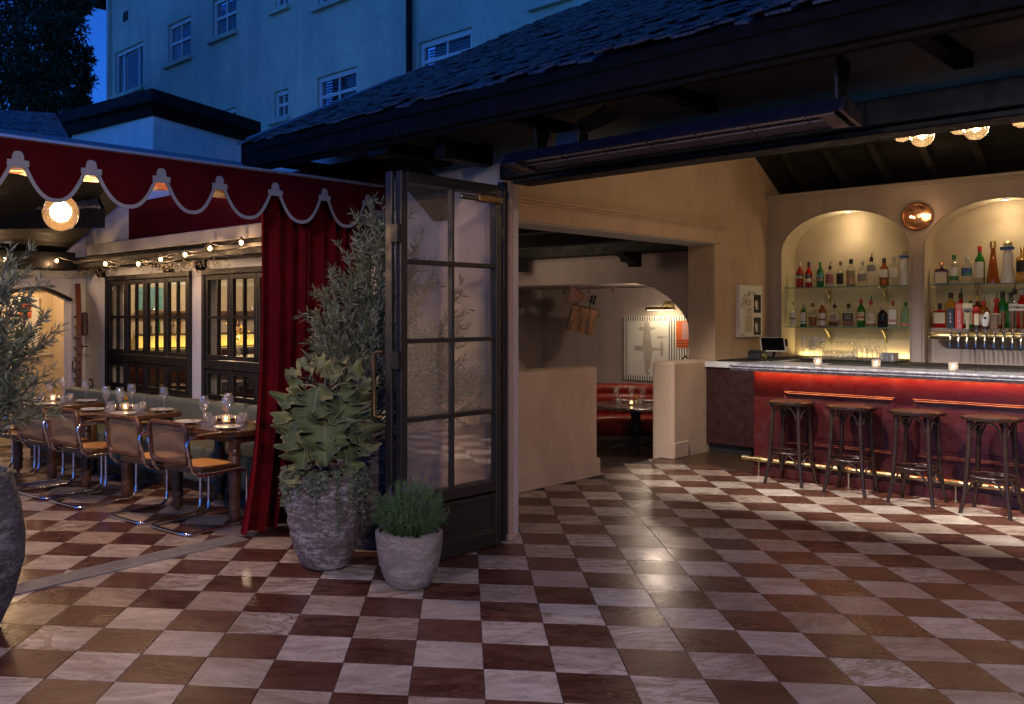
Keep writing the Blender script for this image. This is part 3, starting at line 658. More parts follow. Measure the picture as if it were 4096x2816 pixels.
# ================================================================ bar counter
BY = 8.47; BX0 = -3.77
BR = thing('bar_counter', 'dark red panelled bar with pale marble top and glowing red strip light', 'bar', (0, 0, 0))
MB().box(BX0, -.95, BY, BY + .12, .0, 1.0).build('front_panel', 'oxblood', BR)
MB().box(BX0, -.95, BY - .018, BY, 0, .095).build('kick_board', 'oxblood', BR, bevel=.006)
MB().box(BX0, BX0 + .04, BY + .12, BY + .55, .0, 1.0).build('end_panel', 'oxblood_shaded', BR)
ct = MB(); pro = [(8.20, 1.060), (8.20, 1.045), (8.215, 1.036), (8.215, 1.022), (8.235, 1.010), (8.235, 1.0), (9.0, 1.0), (9.0, 1.060)]
ct.prism(pro, lambda a, b, d: (d, a, b), BX0 - .12, -.87); ct.build('marble_top', 'marble_edge', BR, bevel=.003)
MB().box(BX0 + .02, -.97, 8.440, 8.452, .991, .9995).build('led_strip', 'led_strip', BR)
light('AREA', 'bar_led', ((BX0 - .95) / 2, 8.436, .992), 15.0, (1, .26, .085), BR, 2.8, sy=.012, rot=aim((0, .55, -1)), spread=120)
def frame_rect(x0, x1, z0, z1, y, wdt, dep):
    q = MB()
    for s, t in ((0, 0), (.014, .010)):
        a, b, c, d = x0 + s, x1 - s, z0 + s, z1 - s; w2 = wdt - 2 * s; yy = y - dep - t
        q.box(a, b, yy, y, d - w2, d); q.box(a, b, yy, y, c, c + w2); q.box(a, a + w2, yy, y, c + w2, d - w2); q.box(b - w2, b, yy, y, c + w2, d - w2)
    return q
pxs = [(at(3138, 1600, Y=BY).x, at(3583, 1600, Y=BY).x)]; pw = pxs[0][1] - pxs[0][0]
x = pxs[0][1] + .13
while x < -1.2: pxs.append((x, min(x + pw, -1.05))); x += pw + .13
for a, b in pxs:
    f = frame_rect(a, b, .315, .815, BY, .042, .014).build('panel_moulding', 'oxblood', BR, bevel=.003)
    MB().box(a + .11, b - .11, BY - .008, BY, .40, .73).build('raised_panel', 'oxblood', BR, bevel=.006)
fr = MB(); fr.tube([(BX0 - .06, 8.435, .155), (-1.0, 8.435, .155)], .021, 12); fr.build('foot_rail', 'brass', BR, 40)
for x in (BX0 - .06, BX0 + .06, BX0 + .85, BX0 + 1.66, BX0 + 2.5):
    q = MB(); q.tube([(x - .03, 8.435, .155), (x + .03, 8.435, .155)], .027, 12)
    if x > BX0: q.tube([(x, 8.44, .14), (x, 8.445, .05), (x, 8.44, .004)], .009, 7); q.cyl((x, 8.44), .03, .0, .008, 12); q.lathe([(.03, 0), (.024, .012)], 12, (x, 8.462, .155))
    q.build('rail_bracket', 'brass', BR, 40)
# side cabinet and service counter along the left wall
CB = thing('service_cabinet', 'dark red cabinet with grey top against the warm wall, holding the till', 'cabinet', (0, 0, 0))
MB().box(-4.757, -4.22, 9.49, 11.04, .10, .945).build('carcass', 'oxblood_shaded', CB, bevel=.003)
MB().box(-4.75, -4.28, 9.55, 11.04, .0, .10).build('plinth', 'black_rubber', CB)
MB().box(-4.757, -4.19, 9.455, 11.05, .945, 1.005).build('worktop', 'trim_white', CB, bevel=.004)
MB().box(-4.22, -4.202, 9.51, 9.98, .74, .93).build('drawer', 'oxblood', CB, bevel=.003); MB().box(-4.22, -4.202, 9.51, 9.98, .12, .73).build('cabinet_door', 'oxblood', CB, bevel=.003)
MB().box(-4.19, .5, 10.35, 11.05, .0, .965).build('back_counter_base', 'oxblood_shaded', CB); MB().box(-4.19, .5, 10.30, 11.05, .965, 1.004).build('back_counter_top', 'black_rubber', CB, bevel=.004)
mt = tag(MB().box(-4.70, -4.26, 9.62, 10.9, 1.006, 1.018).build('bar_mat', 'mat_black', bevel=.004), 'long black ribbed rubber mat under the till', 'bar mat')
mt2 = tag(MB().box(-4.55, -3.22, 10.62, 11.40, 1.005, 1.017).build('bar_mat', 'mat_black', bevel=.004), 'black rubber mat beneath the rows of upturned glasses', 'bar mat')
mt3 = tag(MB().box(-3.2, -.95, 8.72, 8.96, 1.061, 1.068).build('bar_mat', 'mat_black', bevel=.003), 'thin black spill mat along the inner edge of the marble bar', 'bar mat')
# till: printer and tablet
p = at(3015, 1435, Y=10.05)
PR = thing('receipt_printer', 'squat black receipt printer left of the tablet', 'printer', (-4.42, 10.02, 1.019), .1)
MB().box(-.075, .075, -.10, .10, 0, .085).build('body', 'black_plastic', PR, bevel=.008); MB().box(-.07, .07, -.095, .06, .086, .105).build('lid', 'black_plastic', PR, bevel=.006)
TB = thing('till_tablet', 'tilted black till tablet with pale rim on a stand', 'tablet', (-4.42, 10.42, 1.019), .0)
q = MB(); q.box(-.06, .06, -.08, .08, 0, .015); q.tube([(0, .02, .012), (0, .05, .09), (0, .03, .14)], .018, 8); q.build('stand', 'black_plastic', TB, bevel=.004)
rm = Matrix.Rotation(math.radians(-38), 3, 'X')
def tb(x0, x1, y0, y1, z0, z1):
    pts = [(x0, y0, z0), (x1, y0, z0), (x1, y1, z0), (x0, y1, z0), (x0, y0, z1), (x1, y0, z1), (x1, y1, z1), (x0, y1, z1)]
    R2 = Matrix.Rotation(.55, 3, 'Z'); return [tuple(R2 @ (rm @ Vector(q)) + Vector((0, .0, .16))) for q in pts]
MB().hexa(tb(-.13, .13, -.006, .006, -.10, .10)).build('case', 'ceramic', TB, bevel=.003)
MB().hexa(tb(-.12, .12, -.009, -.0065, -.09, .09)).build('display', 'screen', TB)
MB().hexa(tb(.131, .155, -.03, .01, -.02, .06)).build('card_reader', 'black_plastic', TB, bevel=.004)
q = MB(); q.tube([(.1, .05, .02), (.14, .12, .012), (.1, .25, .012), (.0, .34, .012)], .006, 6); q.build('cable', 'black_rubber', TB, 50)
# ================================================================ bentwood stools
def make_stool():
    t = thing('bar_stool', '', 'bar stool')
    q = MB(); q.lathe([(.0, .712), (.17, .712), (.196, .716), (.202, .730), (.200, .742), (.188, .747), (.180, .744)], 36); q.build('seat_rim', 'bentwood', t, 40)
    q = MB(); q.lathe([(.181, .7435), (.12, .7455), (.001, .7465)], 36); q.build('seat', 'stool_seat', t, 60)
    for k in range(4):
        a = PI / 4 + k * PI / 2; c, s = math.cos(a), math.sin(a); P = lambda r, z: (r * c, r * s, z)
        q = MB(); q.tube([P(.158, .715), P(.164, .55), P(.176, .36), P(.190, .20), P(.208, .09), P(.230, .0)], [.0165, .0175, .018, .017, .0155, .0135], 10); q.build('leg', 'bentwood', t, 50)
        q = MB(); q.tube([P(.230, .0), P(.231, .007)], .0145, 10); q.build('foot_cap', 'black_rubber', t)
        a2 = a + PI / 2; P2 = lambda r, z: (r * math.cos(a2), r * math.sin(a2), z); am = a + PI / 4
        def hoop(z0, r0, z1, rm_, name):
            pts = []
            for i in range(11):
                u = i / 10; ang = a + .10 + (PI / 2 - .2) * u; pts.append((lambda rr: (rr * math.cos(ang), rr * math.sin(ang), z0 + (z1 - z0) * (1 - (2 * u - 1) ** 4 if True else 0)))(r0 + (rm_ - r0) * math.sin(PI * u)))
            q = MB(); q.tube(pts, .0085, 7); q.build(name, 'bentwood', t, 60)
        hoop(.585, .158, .700, .150, 'seat_bracket'); hoop(.165, .190, .272, .160, 'ring_bracket')
        q = MB(); q.tube([P(.165, .58), P(.148, .64), P(.10, .70)], .0085, 7); q.build('seat_bracket', 'bentwood', t, 60)
    q = MB(); q.tube([(.168 * math.cos(2 * PI * k / 32), .168 * math.sin(2 * PI * k / 32), .285) for k in range(32)], .0115, 8, closed=True); q.build('foot_ring', 'bentwood', t, 60)
    return t
st0 = make_stool()
sp_ = [((-3.345, 8.285), 'dark bentwood bar stool nearest the service cabinet at the end of the bar'), ((-2.825, 8.245), 'dark bentwood bar stool second from the service cabinet'), ((-2.315, 8.205), 'dark bentwood bar stool third from the service cabinet'), ((-1.80, 8.17), 'dark bentwood bar stool fourth from the service cabinet')]
for k, ((x, y), lb) in enumerate(sp_):
    o = st0 if k == 0 else copy_tree(st0)
    o.location = (x, y - .02, 0); o.rotation_euler = (0, 0, random.uniform(-.05, .05)); o['label'] = lb; o['group'] = 'bar stools along the red bar'
# ================================================================ niche shelves
def shelf(x0, x1, z, label):
    t = thing('glass_shelf', label, 'shelf', (0, 0, 0))
    MB().box(x0 + .03, x1 - .005, NY + .03, NB - .01, z - .010, z).build('glass_plate', 'shelf_glass', t)
    MB().box(x0 + .03, x1 - .005, NY + .026, NY + .0295, z - .010, z).build('plate_edge', 'lbl_teal', t)
    for f in (.30, .74):
        x = x0 + (x1 - x0) * f; q = MB(); q.box(x - .011, x + .011, NB - .012, NB - .001, z - .19, z - .011); q.box(x - .011, x + .011, NB - .25, NB - .012, z - .022, z - .011)
        pts = [(x, NB - .018 - .16 * math.sin(u * PI / 2) ** 2, z - .17 + .145 * math.sin(u * PI / 2)) for u in [i / 8 for i in range(9)]]; q.tube(pts, .008, 6)
        q.build('bracket', 'brass', t, bevel=.002)
ZU, ZL = 1.852, 1.379
shelf(*niches[0], ZU, 'upper glass shelf in the arched niche next to the wall poster'); shelf(*niches[0], ZL, 'lower glass shelf in the arched niche above the upturned glasses')
shelf(*niches[1], ZU, 'upper glass shelf in the arched niche above the beer taps')
lg = MB().box(niches[1][0] + .002, niches[1][1] - .002, NY + .12, NB - .002, .966, ZL).build('back_ledge', 'wall_mauve', B, bevel=.004)
# ---- bottles
PROF = {
 'liqueur': [(.92, 0), (1, .02), (1, .56), (.9, .64), (.45, .72), (.36, .78), (.36, .93)],
 'wine': [(.95, 0), (1, .02), (1, .58), (.8, .68), (.42, .76), (.36, .82), (.36, .95)],
 'whisky': [(.95, 0), (1, .02), (1, .60), (.95, .66), (.5, .73), (.40, .78), (.38, .93)],
 'flask': [(.97, 0), (1, .03), (1, .60), (.9, .67), (.35, .71), (.28, .75), (.28, .9)],
 'decanter': [(.7, 0), (.78, .03), (1, .45), (.95, .58), (.5, .72), (.28, .80), (.28, .93)],
 'stout': [(.92, 0), (1, .03), (1, .52), (.97, .62), (.8, .72), (.4, .80), (.34, .84), (.34, .95)],
 'vase': [(.98, 0), (1, .03), (.6, .42), (.72, .56), (.62, .72), (.42, .80), (.62, .90)],
 'cone': [(.98, 0), (1, .03), (.45, .66), (.34, .78), (.40, .90), (.44, .94)],
 'tall': [(.92, 0), (1, .02), (1, .66), (.9, .72), (.42, .78), (.38, .83), (.36, .94)],
 'waist': [(1, 0), (1, .04), (.86, .2), (1, .5), (.9, .6), (.45, .7), (.36, .78), (.36, .93)]}
GB = 'bottles on the niche shelves'
def bottle(x, y, z, h, r, prof, glassm, lab, cap, label, square=False, pour=False, lz=(.12, .5), txt=None, tcol='ink', liquid=None, band=None, capm=None):
    t = thing('bottle', label, 'bottle', (x, y, z), random.uniform(-.12, .12), GB)
    pr = [(r * a, h * b) for a, b in PROF[prof]]
    n = 4 if square else 18; q = MB()
    if square:
        k = math.sqrt(2); q.lathe([(a * (k if b < .68 * h else 1.0 + .3 * (b < .72 * h)), b) for a, b in pr], 4, a0=PI / 4, a1=PI / 4 + 2 * PI, sy=.62)
        q.build('glass', glassm, t, bevel=.006, seg=2)
    else: q.lathe(pr, n); q.build('glass', glassm, t, 50)
    if liquid:
        q = MB(); pl = [(a * .9, b) for a, b in pr if b < h * liquid[1]]; pl = [(pl[0][0], .006)] + pl[1:] + [(r * .88 * (1 if not square else 1), h * liquid[1]), (.001, h * liquid[1])]
        if square: q.lathe([(a * math.sqrt(2), b) for a, b in pl], 4, a0=PI / 4, a1=PI / 4 + 2 * PI, sy=.6)
        else: q.lathe(pl, 14)
        q.build('liquid', liquid[0], t, 50)
    if lab:
        z0, z1 = h * lz[0], h * lz[1]
        if square: yy = -r * .62 - .0015; MB().add([(-r * .86, yy, z0), (r * .86, yy, z0), (r * .86, yy, z1), (-r * .86, yy, z1)], [(0, 1, 2, 3)]).build('paper_label', lab, t)
        else: q = MB(); q.lathe([(r * 1.012, z0), (r * 1.012, z1)], 12, a0=-PI / 2 - 1.15, a1=-PI / 2 + 1.15); q.build('paper_label', lab, t, 60)
        if band:
            if square: yy = -r * .62 - .003; MB().add([(-r * .8, yy, h * band[1]), (r * .8, yy, h * band[1]), (r * .8, yy, h * band[2]), (-r * .8, yy, h * band[2])], [(0, 1, 2, 3)]).build('label_band', band[0], t)
            else: q = MB(); q.lathe([(r * 1.03, h * band[1]), (r * 1.03, h * band[2])], 12, a0=-PI / 2 - 1.1, a1=-PI / 2 + 1.1); q.build('label_band', band[0], t, 60)
        if txt:
            zc = (z0 + z1) / 2 if len(txt) < 3 else h * txt[2]
            yy = -r * (.62 if square else 1.0) - .005
            text(txt[0], txt[1], tcol, t, face_m((0, yy, zc), (1, 0, 0), (0, 0, 1)), sx=.8)
    rc = r * PROF[prof][-1][0] * 1.12; zt = h * PROF[prof][-1][1]
    if cap == 'orb': q = MB(); q.sphere((0, 0, h * .93), r * .62, 14, 8, sz=.75); q.build('stopper', 'brass', t, 60)
    elif cap: q = MB(); q.lathe([(rc, zt - .03 * (h / .3)), (rc * 1.02, zt + .012), (rc * .9, h if not pour else zt + .016)], 14); q.build('cap', cap, t, 50)
    if pour: q = MB(); q.tube([(0, 0, zt + .01), (.004, -.004, zt + .04), (.012, -.012, zt + .075)], [.006, .005, .004], 7); q.build('pourer', 'black_plastic', t, 50)
    return t
def bx(px_, Y): return at(px_, 1200, Y=Y).x
YB = NY + .17
k = .31325; U = lambda v: bx(3050 + v * k, YB)
up = 'on the upper shelf beside the poster'
bottle(U(475), YB, ZU, .315, .041, 'liqueur', 'bottle_red', 'lbl_navy', 'lbl_silver', 'red aperitif bottle with navy band, first ' + up, lz=(.38, .52), txt=('CAMPARI', .022), tcol='lbl_white', band=('lbl_white', .36, .42))
bottle(U(590), YB, ZU, .310, .042, 'waist', 'bottle_red', 'lbl_navy', 'lbl_navy', 'bright red bottle with crest label ' + up, lz=(.38, .52), txt=('APEROL', .02), tcol='lbl_white', band=('lbl_white', .20, .36))
bottle(U(738), YB, ZU, .300, .041, 'wine', 'bottle_green', 'lbl_teal', 'lbl_green', 'green bottle with teal and orange label ' + up, lz=(.22, .55), band=('lbl_rose', .26, .33), txt=('VIDA', .022, .45), tcol='lbl_white')
bottle(U(862), YB, ZU, .245, .048, 'stout', 'bottle_clear', 'lbl_mauve', 'lbl_black', 'clear bottle with mauve label and pouring spout ' + up, pour=True, lz=(.14, .62))
bottle(U(995), YB, ZU, .300, .043, 'wine', 'bottle_clear', 'lbl_black', 'lbl_brown', 'clear bottle with black label and brown cap ' + up, lz=(.1, .52))
bottle(U(1130), YB, ZU, .320, .049, 'whisky', 'bottle_clear', 'lbl_tan', 'lbl_black', 'clear bottle with square tan label ' + up, lz=(.34, .58), liquid=('bottle_gold', .34), band=('lbl_black', .04, .07))
bottle(U(1275), YB, ZU, .290, .050, 'stout', 'bottle_clear', 'lbl_grey', 'lbl_silver', 'clear bottle with pale grey-blue label ' + up, lz=(.2, .5))
bottle(U(1390), YB, ZU, .335, .048, 'tall', 'bottle_clear', 'lbl_grey', 'lbl_black', 'tall clear bottle with small label and pouring spout ' + up, pour=True, lz=(.50, .72))
bottle(U(1552), YB, ZU, .315, .047, 'whisky', 'bottle_amber', 'lbl_white', 'lbl_black', 'amber whisky bottle with white bird label ' + up, lz=(.26, .60), band=('lbl_brown', .24, .31))
bottle(U(1675), YB, ZU, .330, .048, 'tall', 'bottle_clear', 'lbl_white', 'lbl_silver', 'tall clear bottle with white label and glass stopper ' + up, lz=(.28, .62))
bottle(U(1815), YB, ZU, .390, .056, 'vase', 'porcelain', 'lbl_blue', 'orb', 'white and blue ceramic decanter at the end of the shelf near the sconce', lz=(.78, .86))
k2 = .2412; V = lambda v: bx(3100 + v * k2, YB)
lo = 'on the shelf above the upturned glasses'
bottle(V(305), YB, ZL, .310, .044, 'whisky', 'bottle_clear', 'lbl_white', 'lbl_cream', 'clear bottle with tall white label and cream cap ' + lo, lz=(.05, .52), band=('lbl_brown', .28, .34))
bottle(V(472), YB, ZL, .275, .038, 'wine', 'bottle_green', 'lbl_white', 'lbl_silver', 'slim green bottle with white banded label ' + lo, lz=(.12, .62), band=('lbl_black', .2, .23))
bottle(V(625), YB, ZL, .285, .055, 'decanter', 'bottle_clear', None, 'lbl_brown', 'pear-shaped clear bottle half full of amber spirit ' + lo, liquid=('bottle_amber', .42))
bottle(V(785), YB, ZL, .310, .045, 'whisky', 'bottle_amber', 'lbl_white', 'lbl_cream', 'amber bottle with tall white label and cream cap ' + lo, lz=(.05, .52), band=('lbl_brown', .25, .31))
bottle(V(988), YB, ZL, .275, .063, 'flask', 'bottle_clear', 'lbl_cream', 'lbl_black', 'square whiskey bottle with cream label and pouring spout ' + lo, True, True, lz=(.27, .58), txt=('KNOB\nCREEK', .03), liquid=('bottle_amber', .3), band=('lbl_black', .08, .16))
bottle(V(1222), YB, ZL, .275, .063, 'flask', 'bottle_clear', 'lbl_black', 'lbl_black', 'square whiskey bottle with black label ' + lo, True, lz=(.27, .58), txt=('KNOB\nCREEK', .03), tcol='lbl_white', liquid=('bottle_amber', .3), band=('lbl_brown', .08, .16))
bottle(V(1428), YB, ZL, .325, .046, 'wine', 'bottle_green', 'lbl_cream', 'lbl_red', 'green whiskey bottle with cream label and red dot ' + lo, lz=(.24, .54), txt=('JAMESON', .018, .48), band=('lbl_red', .33, .39))
bottle(V(1590), YB, ZL, .300, .056, 'stout', 'bottle_clear', 'lbl_cream', 'lbl_red', 'clear bottle with red wax neck and cream label ' + lo, pour=True, lz=(.14, .5), txt=("Maker's\nMark", .022), liquid=('bottle_amber', .13))
bottle(V(1785), YB, ZL, .235, .053, 'stout', 'bottle_black', None, 'copper', 'squat black ribbed bottle with copper cap ' + lo)
bottle(V(1955), YB, ZL, .305, .044, 'flask', 'bottle_clear', 'lbl_white', 'lbl_red', 'square gin bottle with white label and red cap ' + lo, True, lz=(.12, .66), band=('lbl_rose', .2, .3))
bottle(V(2165), YB, ZL, .285, .048, 'stout', 'bottle_palegreen', 'lbl_rose', 'lbl_green', 'pale green bottle with seal and pink band ' + lo, lz=(.05, .17))
k3 = .31335; W2 = lambda v: bx(3500 + v * k3, YB)
u2 = 'on the upper shelf above the beer taps'
bottle(W2(850), YB, ZU, .245, .062, 'flask', 'bottle_brown', 'lbl_cream', 'copper', 'squat brown square bottle with tilted cream label ' + u2, True, lz=(.05, .55))
bottle(W2(1010), YB, ZU, .320, .047, 'whisky', 'bottle_clear', 'lbl_white', 'lbl_green', 'clear bottle with white and green label ' + u2, lz=(.14, .56), band=('lbl_green', .14, .28))
bottle(W2(1178), YB, ZU, .290, .055, 'stout', 'bottle_clear', 'lbl_blue', 'lbl_silver', 'clear bottle with blue landscape label ' + u2, lz=(.3, .6), band=('lbl_teal', .32, .42))
bottle(W2(1337), YB, ZU, .400, .048, 'wine', 'bottle_green', 'lbl_white', 'lbl_red', 'tall green bottle with red cap ' + u2, lz=(.16, .58), band=('lbl_tan', .02, .16))
bottle(W2(1507), YB, ZU, .445, .058, 'cone', 'bottle_amber', None, 'brass', 'tall amber cone-shaped bottle with gold top ' + u2)
bottle(W2(1697), YB, ZU, .440, .068, 'vase', 'porcelain', 'lbl_blue', 'orb', 'large blue and white ceramic decanter ' + u2, lz=(.78, .86))
bottle(W2(1885), YB, ZU, .370, .056, 'tall', 'bottle_gold', 'lbl_black', 'brass', 'pale gold bottle with narrow black label ' + u2, lz=(.3, .62))
k4 = .2318; X2 = lambda v: bx(3600 + v * k4, NY + .22)
YL = NY + .22
l2 = 'behind the beer taps'
bottle(X2(685), YL, ZL, .270, .066, 'flask', 'bottle_red', 'lbl_cream', 'lbl_black', 'square red-amber bottle with flat black cap ' + l2, True, lz=(.18, .62))
bottle(X2(875), YL, ZL, .385, .058, 'tall', 'bottle_gold', None, 'lbl_black', 'tall clear bottle of pale spirit with black cap ' + l2)
bottle(X2(1050), YL, ZL, .390, .048, 'liqueur', 'bottle_red', 'lbl_white', 'lbl_black', 'red bottle with black neck and spout ' + l2, pour=True)
bottle(X2(1215), YL, ZL, .345, .044, 'wine', 'bottle_green', 'lbl_cream', 'lbl_gold', 'green bottle with cream label and gold collar ' + l2)
bottle(X2(1340), YL, ZL, .340, .052, 'wine', 'bottle_brown', 'lbl_red', 'lbl_gold', 'brown bottle with red round label ' + l2)
bottle(X2(1445), YL, ZL, .290, .052, 'stout', 'bottle_amber', 'lbl_white', 'lbl_red', 'amber bottle with red wax neck and spout ' + l2, pour=True)
bottle(X2(1665), YL, ZL, .320, .048, 'cone', 'bottle_red', 'lbl_cream', 'lbl_red', 'slim red bottle with red cap and spout ' + l2, pour=True)
bottle(X2(1750), YL + .05, ZL, .390, .050, 'whisky', 'bottle_green', 'lbl_green', 'lbl_black', 'dark green bottle with clear neck and black cap ' + l2)
bottle(X2(1895), YL + .05, ZL, .380, .046, 'wine', 'bottle_green', 'lbl_green', 'lbl_black', 'green bottle with bright green label and black cap ' + l2)
bottle(X2(1985), YL - .02, ZL, .420, .052, 'tall', 'bottle_clear', 'lbl_white', 'lbl_black', 'clear bottle with bold white label and black spout ' + l2, pour=True, lz=(.44, .62), txt=('CAMPARI', .028))
bottle(X2(2110), YL - .02, ZL, .420, .050, 'liqueur', 'bottle_red', 'lbl_white', 'lbl_silver', 'red aperitif bottle with bold white label ' + l2, lz=(.44, .6), txt=('CAMPARI', .026))
# ---- beer tap tower
tz = 1.300; ty = NY - .14; tx0 = -2.93
TW = thing('beer_tap_tower', 'polished brass drum beer tower with a row of taps', 'beer tower', (tx0, ty, tz))
q = MB(); q.tube([(-.06, .08, -.0), (-.035, .03, 0), (0, .0, 0), (.06, 0, 0), (2.2, 0, 0)], [.014, .034, .042, .043, .043], 20); q.build('drum', 'brass', TW, 40)
q = MB()
for u in (.35, 1.3): q.tube([(u, .03, 0), (u, .14, .0)], .03, 12)
q.build('wall_mount', 'brass', TW, 40)
def tapx(v): return bx(3600 + v * k4, ty - .1) - tx0
taps = [885, 1030, 1175, 1330, 1485, 1640, 1795, 1955, 2110]
for v in taps:
    u = tapx(v); q = MB(); q.tube([(u, -.03, .0), (u, -.10, .0), (u, -.135, -.012), (u, -.145, -.05), (u, -.15, -.085)], [.012, .014, .013, .010, .010], 8); q.tube([(u, -.115, .01), (u, -.118, .075)], .008, 8); q.sphere((u, -.115, .035), .015, 8, 6); q.build('faucet', 'chrome', TW, 50)
    q = MB(); q.tube([(u, -.15, -.08), (u, -.152, -.115)], [.011, .009], 8); q.build('spout_cap', 'lbl_blue', TW, 50)
TH = 'tap handles on the beer tower'
def handle(v, lb, fn, cat='tap handle'):
    t = thing('tap_handle', lb, cat, (tx0 + tapx(v), ty - .118, tz + .075), 0, TH); fn(t); return t
def h_ksa(t):
    MB().box(-.032, .032, -.016, .016, .005, .215).build('paddle', 'lbl_navy', t, bevel=.004)
    for i, ch in enumerate('KSA'): text(ch, .034, 'lbl_white', t, face_m((0, -.0175, .155 - i * .04), (1, 0, 0), (0, 0, 1)))
def h_des(t):
    MB().box(-.034, .034, -.018, .018, .0, .27).build('paddle', 'lbl_red', t, bevel=.005)
    q = MB(); q.lathe([(.026, 0), (.026, .003), (.001, .003)], 18); q.build('emblem', 'lbl_rose', t, loc=(0, -.018, .235), rot=(PI / 2, 0, 0))
    text('DESCHUTES', .040, 'lbl_white', t, face_m((0, -.0195, .10), (0, 0, -1), (1, 0, 0)), sx=.92)
def h_pivo(t):
    q = MB(); q.tube([(0, 0, 0), (0, 0, .06), (0, 0, .165)], [.012, .018, .026], 12, flat=1); q.build('grip', 'lbl_cream', t, 50)
    MB().prism([(-.045, .06), (.045, .06), (.047, .0), (.03, -.035), (0, -.05), (-.03, -.035), (-.047, .0)], lambda a, b, d: (a, d, b + .205), -.016, .016).build('shield', 'lbl_cream', t, bevel=.004)
    MB().prism([(-.038, .012), (.038, .012), (.03, -.022), (0, -.04), (-.03, -.022)], lambda a, b, d: (a, d, b + .205), -.019, -.017).build('shield_band', 'lbl_black', t)
    text('PIVO', .026, 'lbl_white', t, face_m((0, -.0205, .203), (1, 0, 0), (0, 0, 1)))
    for i, ch in enumerate('FIRESTONE'): text(ch, .013, 'ink', t, face_m((0, -.027 + .0011 * i, .142 - i * .0145), (1, 0, 0), (0, 0, 1)))
def h_cider(t):
    MB().box(-.016, .016, -.012, .012, .0, .04).build('collar', 'lbl_black', t, bevel=.003); MB().box(-.022, .022, -.012, .012, .04, .16).build('paddle', 'lbl_cream', t, bevel=.006)
    q = MB(); q.sphere((0, 0, .20), .036, 14, 8, sz=.9); q.build('crest', 'lbl_red', t, 60)
def h_white(t):
    q = MB(); q.tube([(0, 0, 0), (0, 0, .03)], .028, 12); q.build('collar', 'lbl_black', t, 50)
    q = MB(); q.tube([(0, 0, .028), (0, 0, .07), (.008, 0, .12), (.012, 0, .155), (.01, 0, .175)], [.026, .036, .034, .024, .010], 12); q.build('figure', 'porcelain', t, 60)
    q = MB(); q.lathe([(.012, 0), (.012, .002), (.008, .002), (.008, 0)], 14); q.build('emblem', 'lbl_navy', t, loc=(.004, -.035, .115), rot=(PI / 2, 0, 0))
def h_wood(t): MB().box(-.032, .032, -.022, .022, .0, .15).build('block', 'lbl_brown', t, bevel=.004)
def h_plain(t): q = MB(); q.tube([(0, 0, 0), (0, 0, .05), (0, 0, .14), (0, 0, .175), (0, 0, .182)], [.014, .020, .034, .038, .030], 14, flat=.6); q.build('paddle', 'lbl_brown', t, 45)
handle(885, 'dark navy beer tap handle lettered KSA', h_ksa); handle(1030, 'tall red beer tap handle with white vertical lettering', h_des); handle(1175, 'cream beer tap handle with shield-shaped crest', h_pivo)
handle(1330, 'slim cream tap handle with red crest', h_cider); handle(1485, 'white sculpted tap handle with round blue emblem', h_white); handle(1640, 'plain square wooden tap handle', h_wood)
for v in taps[6:]: handle(v, 'plain brown fluted tap handle in the row of identical ones', h_plain)
# ---- upturned and standing glasses on the mat
def glass_mesh(name, prof, n=18): return MB().lathe(prof, n).build(name, 'clear_glass', None, 60)
wine_p = [(.034, .0), (.034, .002), (.006, .006), (.0035, .02), (.0035, .085), (.008, .095), (.032, .125), (.038, .155), (.035, .19), (.029, .215)]
flute_p = [(.032, .0), (.032, .002), (.005, .006), (.0035, .02), (.0035, .07), (.010, .085), (.026, .12), (.030, .20), (.029, .235)]
tum_p = [(.032, 0.002), (.034, .0), (.037, .09), (.036, .09), (.032, .008), (.001, .008)]
rocks_p = [(.036, 0.002), (.038, .0), (.042, .075), (.040, .075), (.036, .01), (.001, .01)]
gm = {'wine': glass_mesh('wine_glass', wine_p), 'flute': glass_mesh('flute_glass', flute_p), 'tumbler': glass_mesh('tumbler', tum_p), 'rocks': glass_mesh('rocks_glass', rocks_p)}
def put(kind, loc, label, group, up=True, sc=1.0, cat=None):
    o = dup(gm[kind], loc, (0 if up else PI, 0, random.uniform(0, 6)), (sc,) * 3)
    if not up: h = {'wine': .215, 'flute': .235, 'tumbler': .09, 'rocks': .075}[kind] * sc; o.location = (loc[0], loc[1], loc[2] + h)
    return tag(o, label, cat or {'wine': 'wine glass', 'flute': 'flute glass', 'tumbler': 'tumbler', 'rocks': 'tumbler'}[kind], group)
Q = lambda v, y: bx(3100 + v * .2412, y)
mz = 1.018
for v, y in ((480, 10.75), (575, 10.85), (640, 10.78), (670, 10.72), (735, 10.9), (790, 10.95), (600, 11.0)): put('flute', (Q(v, y), y, mz), 'tall clear stemmed glass standing upright on the mat by the tablet', 'upright glasses behind the bar', sc=1.05)
for i in range(18):
    v = 800 + 31 * i; y = 10.74 + .11 * (i % 3); put('wine', (Q(v, y), y, mz), 'small clear stemmed glass upside down in the middle of the mat', 'upturned stemmed glasses behind the bar', False, .86)
for v, y in ((1330, 10.78), (1405, 10.95), (1490, 10.75), (1570, 10.85), (1660, 10.74), (1715, 10.9), (1815, 10.74)): put('flute', (Q(v, y), y, mz), 'tall clear stemmed glass upside down near the right end of the mat', 'upturned tall glasses behind the bar', False, 1.02)
for i in range(14):
    v = 1780 + 36 * i; y = 10.72 + .1 * (i % 2); put('tumbler', (min(Q(v, y), -3.27), y, mz), 'clear tumbler upside down in the row at the end of the mat', 'upturned tumblers behind the bar', False)
